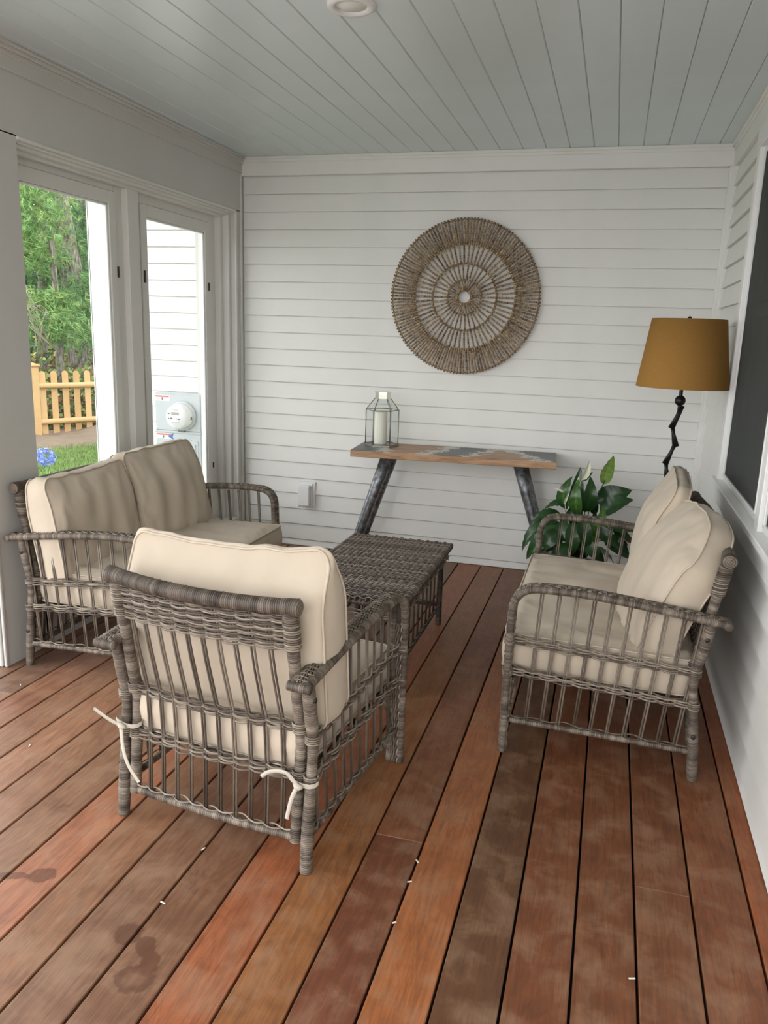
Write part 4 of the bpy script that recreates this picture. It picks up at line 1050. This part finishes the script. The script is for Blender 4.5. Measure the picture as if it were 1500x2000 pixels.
# ---- neighbouring house wall with corner board and electric meter
hw_ = MB(); hw_.box((-3.785, 0.014, GZ-0.1), (-2.95, 0.30, 3.2)); wall_side = hw_.obj('wall_side', M['white']); tag(wall_side, kind='structure')
for k in range(-3, 27): clap_y(0.010, 0, -3.60, -2.955, Z0-DZ*(k+1), wall_side)
simple('trim_10', M['white'], [((-3.79, -0.012, GZ-0.05), (-3.60, 0.03, 3.2)), ((-3.797, -0.012, GZ-0.05), (-3.78, 0.30, 3.2))])
simple('shading_eave', M['trim'], [((-6.5, -0.75, 2.72), (-2.955, 0.30, 2.80)), ((-6.5, -0.78, 2.70), (-2.955, -0.74, 2.90))])  # eave out of view, added to cut sky light on the outdoor siding
me_ = empty('electric_meter_box', (-3.085, -0.012, 0.30)); tag(me_, 'grey electric meter box on the white siding outside the window', 'meter')
def mpart(nm, mat, boxes, ch=0.003):
    b = MB()
    for lo, hi in boxes: b.box(lo, hi, ch)
    return b.obj(nm, mat, me_)
mpart('housing', M['greymetal'], [((-0.178, -0.095, 0.0), (0.178, 0.02, 0.680))], 0.004)
mpart('upper_cover', M['greymetal'], [((-0.172, -0.102, 0.432), (0.160, -0.093, 0.672))])
mpart('lower_cover', M['greymetal'], [((-0.172, -0.102, 0.008), (0.160, -0.093, 0.416)), ((-0.178, -0.106, 0.414), (0.165, -0.093, 0.430))])
dr = mpart('breaker_door', M['greymetal'], [((-0.040, -0.110, 0.205), (0.145, -0.101, 0.372)), ((-0.028, -0.118, 0.232), (0.128, -0.108, 0.352))], 0.006)
mpart('hasp', M['greymetal'], [((0.030, -0.108, 0.185), (0.075, -0.100, 0.215)), ((-0.010, -0.108, 0.366), (0.008, -0.100, 0.378)), ((0.075, -0.108, 0.366), (0.093, -0.100, 0.378))], 0.003)
mb = MB()
mb.lathe([(0.0005, 0.0), (0.096, 0.0), (0.098, 0.018), (0.090, 0.020), (0.083, 0.024)], 40)
o = mb.obj('meter_socket', M['greymetal'], me_); o.location = (0.035, -0.100, 0.535); o.rotation_euler = (pi/2, 0, 0)
mb = MB(); mb.lathe([(0.082, 0.016), (0.079, 0.085), (0.072, 0.098), (0.0005, 0.100)], 40)
o = mb.obj('meter_dome', M['whiteplastic'], me_); o.location = (0.035, -0.100, 0.535); o.rotation_euler = (pi/2, 0, 0)
fy = -0.2015
mpart('display', M['lcd'], [((0.004, fy-0.001, 0.548), (0.058, fy+0.001, 0.566))], 0)
mpart('printing', M['ink'], [((-0.022, fy-0.001, 0.553), (-0.008, fy+0.001, 0.561)), ((-0.018, fy-0.001, 0.522), (-0.012, fy+0.001, 0.528)), ((-0.002, fy-0.001, 0.520), (0.010, fy+0.001, 0.530)), ((0.036, fy-0.001, 0.520), (0.043, fy+0.001, 0.526)), ((0.050, fy-0.001, 0.518), (0.066, fy+0.001, 0.526))], 0)
mpart('printing', M['greymetal'], [((0.005, fy-0.001, 0.499), (0.062, fy+0.001, 0.503)), ((0.010, fy-0.001, 0.488), (0.055, fy+0.001, 0.491)), ((0.01, fy-0.001, 0.580), (0.055, fy+0.001, 0.583))], 0)
mpart('meter_seal', M['ink'], [((0.095, -0.150, 0.515), (0.119, -0.135, 0.535)), ((0.0, -0.118, 0.428), (0.045, -0.100, 0.442))], 0.002)
def sticker(x, z, tri):
    s_ = mpart('warning_sticker', M['label'], [((x, -0.1032, z), (x+0.105, -0.1022, z+0.036))], 0)
    b = MB(); b.box((x, -0.1040, z+0.024), (x+0.10, -0.1030, z+0.034)); b.obj('red_band', M['red'], s_)
    b = MB(); b.box((x+0.045, -0.1040, z+0.006), (x+0.056, -0.1030, z+0.022)); b.box((x+0.012, -0.1040, z+0.012), (x+0.026, -0.1030, z+0.016)); b.obj('pictogram', M['ink'], s_)
    if tri:
        b = MB(); b.add([(x+0.082, -0.1041, z+0.018), (x+0.128, -0.1041, z+0.040), (x+0.118, -0.1041, z+0.016), (x+0.128, -0.1041, z-0.004)], [(0,3,2),(0,2,1)], smooth=False); b.obj('blue_arrow', M['navy'], s_)
sticker(-0.168, 0.626, False); sticker(-0.168, 0.374, True)

# ---- trees beyond the fence
def dirp(px_, py_, dist):
    v = ray(px_, py_); return CAM + v/v.length*dist
def needle_cloud(mb, c_, rad, n_, sz, lo, hi):
    for k in range(n_):
        d = Vector((random.gauss(0,1), random.gauss(0,1), random.gauss(0,0.8)));
        if d.length > 2.2: continue
        p = Vector(c_)+Vector((d.x*rad[0], d.y*rad[1], d.z*rad[2]))*0.5
        ax = Vector((random.gauss(0,1), random.gauss(0,1), random.gauss(0,0.5)-0.1)).normalized(); tn = random.uniform(lo, hi)
        for q in range(8):
            e = (ax+Vector((random.gauss(0,0.5), random.gauss(0,0.5), random.gauss(0,0.5)))).normalized()*sz*random.uniform(0.7, 1.3)
            s_ = e.orthogonal().normalized()*sz*0.05
            mb.add([p-s_, p+s_, p+e], [(0,1,2)], tn+random.uniform(-0.08, 0.08), smooth=False)
def tree(name, label, trunk, rads, clouds, needles=None, lo=0.2, hi=0.8, sz=0.20, branches=()):
    r = empty(name, (trunk[0][0], trunk[0][1], GZ)); tag(r, label, 'tree', 'dim pines deep in the woodland' if name == 'far_pine' else 'woodland trees behind the fence'); o_ = Vector(r.location)
    mb = MB(); P = smooth_path([Vector(p)-o_ for p in trunk], 0.25); n_ = len(P)
    R_ = [rads[0]+(rads[1]-rads[0])*i/(n_-1) for i in range(n_)]; T_ = [random.uniform(0.3, 0.7) for _ in P]
    mb.tube(P, R_, 14, T_); mb.obj('trunk', M['bark'], r)
    if clouds:
        mb = MB()
        for (c_, rad, n__) in clouds: needle_cloud(mb, Vector(c_)-o_, rad, n__, sz, lo, hi)
        o = mb.obj('foliage', M['needle'], r); tag(o, kind='stuff')
    for bpts in branches:
        mb = MB(); mb.tube(smooth_path([Vector(p)-o_+Vector((random.uniform(-0.12,0.12), 0, random.uniform(-0.12,0.12))) for p in bpts], 0.15), 0.006, 5); mb.obj('branch', M['twig'], r)
    return r
def gp(px_, dist):   # ground point in the direction of a pixel column
    v = ray(px_, 760); h = Vector((v.x, v.y, 0)).normalized(); p = CAM + h*dist; p.z = GZ; return p
D = 19.5
t0 = gp(158, D); 
tree('pine_tree', 'thick grey pine trunk leaning left behind the picket fence', [t0, dirp(150, 600, D), dirp(128, 480, D), dirp(112, 375, D), dirp(100, 300, D), dirp(75, 150, D)], (0.27, 0.22),
     [(dirp(168, 610, D-1.5), (0.75, 0.75, 0.6), 420), (dirp(180, 560, D-1.5), (0.5, 0.5, 0.4), 220), (dirp(190, 660, D-1.5), (0.5, 0.5, 0.5), 200)], sz=0.17, lo=0.35, hi=0.75)
tree('pine_tree', 'slender dark pine with light green sprays left of the thick trunk', [gp(84, 20.5), dirp(82, 560, 20.5), dirp(84, 400, 20.5), dirp(86, 250, 20.5)], (0.11, 0.08),
     [(dirp(50, 430, 18), (1.0, 1.0, 1.1), 800), (dirp(42, 380, 18), (0.8, 0.8, 0.7), 450), (dirp(62, 500, 18), (0.7, 0.7, 0.5), 260), (dirp(88, 588, 17.5), (0.7, 0.7, 0.28), 380), (dirp(98, 605, 17.5), (0.5, 0.5, 0.3), 240)], sz=0.17, lo=0.45, hi=1.0,
     branches=[[dirp(100+i*2, 668+i*6, 16.6), dirp(78, 645+i*7, 16.4), dirp(50, 600+i*13, 16.3)] for i in range(-3, 4)]+[[dirp(98, 640-i*6, 16.6), dirp(74, 615-i*9, 16.4), dirp(48, 622-i*14, 16.3)] for i in range(4)]+[[dirp(64+5*i, 690-4*i, 16.5), dirp(70+4*i, 640, 16.4), dirp(62+9*i, 596+3*i, 16.4)] for i in range(4)])
tree('young_pine', 'thin bare trunk just right of the left window edge behind the fence', [gp(118, 17.5), dirp(114, 640, 17.5), dirp(108, 560, 17.5), dirp(100, 470, 17.5)], (0.10, 0.05),
     [(dirp(105, 630, 17), (0.7, 0.7, 0.35), 350), (dirp(125, 650, 17), (0.5, 0.5, 0.3), 200)], sz=0.15, lo=0.4, hi=0.9)
tree('dark_pine', 'dark pine trunk at the right of the woodland view', [gp(172, 22), dirp(170, 600, 22), dirp(165, 450, 22), dirp(163, 300, 22)], (0.20, 0.16),
     [(dirp(150, 420, 21), (0.8, 0.8, 0.9), 300), (dirp(160, 540, 20), (1.0, 1.0, 0.8), 500), (dirp(170, 480, 21), (0.4, 0.4, 0.8), 150)], sz=0.18, lo=0.15, hi=0.6)
for i, (pxx, dd, pyl) in enumerate(((20, 25, 0), (48, 34, 0), (76, 28, 0), (104, 37, 0), (128, 30, 1), (150, 38, 1), (195, 31, 0))):
    cl_ = []
    for q in range(7):
        yy = 300+q*65 if not pyl else 520+q*30
        cl_.append((dirp(pxx+random.uniform(-12, 12), yy, dd), (1.9, 1.9, 1.1), 300))
    tree('far_pine', 'dim dark pine in the depth of the woodland', [gp(pxx, dd), dirp(pxx+random.uniform(-4, 4), 500, dd), dirp(pxx, 200, dd)], (0.16, 0.10), cl_, sz=0.26, lo=0.0, hi=0.45)
# undergrowth between fence and trees
mb = MB()
for k in range(9000):
    u = random.uniform(-20, 240); dd = random.uniform(15.6, 22); p = gp(u, dd); p.z += abs(random.gauss(0, 0.62+0.10*(dd-15.6)))*(0.6+0.5*noise.noise(Vector((u*0.05, dd, 0)))) + 0.04
    tn = random.choice((0.1, 0.3, 0.5, 0.6, 0.75, 0.98, 1.0, 1.0)); e = Vector((random.gauss(0,1), random.gauss(0,1), random.gauss(0,1))).normalized()*0.10; s_ = e.orthogonal().normalized()*0.04
    mb.add([p-e*0.5, p+s_, p+e*0.5, p-s_], [(0,1,2,3)], tn, smooth=False)
tag(mb.obj('undergrowth', M['bush']), 'green and russet undergrowth behind the picket fence', 'shrubs', kind='stuff')
mb = MB(); vs = []
for j in range(9):
    for i in range(21): 
        p = gp(-60+20*i, 15.4+j*2.2); vs.append((p.x, p.y, GZ+0.02+0.02*j+0.05*noise.noise(p)))
mb.add(vs, [(j*21+i, j*21+i+1, (j+1)*21+i+1, (j+1)*21+i) for j in range(8) for i in range(20)], 0.15)
tag(mb.obj('forest_floor', M['mulch']), kind='structure')

# ---- small pale flecks on the deck
for (a, b_, s_) in ((397, 1659, 1.0), (318, 1764, 1.1), (815, 1683, 1.0), (800, 1723, 0.9), (770, 1803, 0.8), (1234, 1912, 1.1), (58, 1457, 1.1), (40, 1338, 0.9), (1452, 1558, 1.0)):
    v = ray(a, b_); p = CAM + v*(-CAM.z/v.z); mb = MB(); mb.box((-0.007*s_, -0.0022, 0), (0.007*s_, 0.0022, 0.0018), 0.0005)
    o = mb.obj('wood_fleck', M['chip']); o.location = (p.x, p.y, 0.0008); o.rotation_euler = (0, 0, random.uniform(0, pi)); tag(o, 'tiny pale wood fleck lying on the deck boards', 'debris', 'pale flecks on the deck')
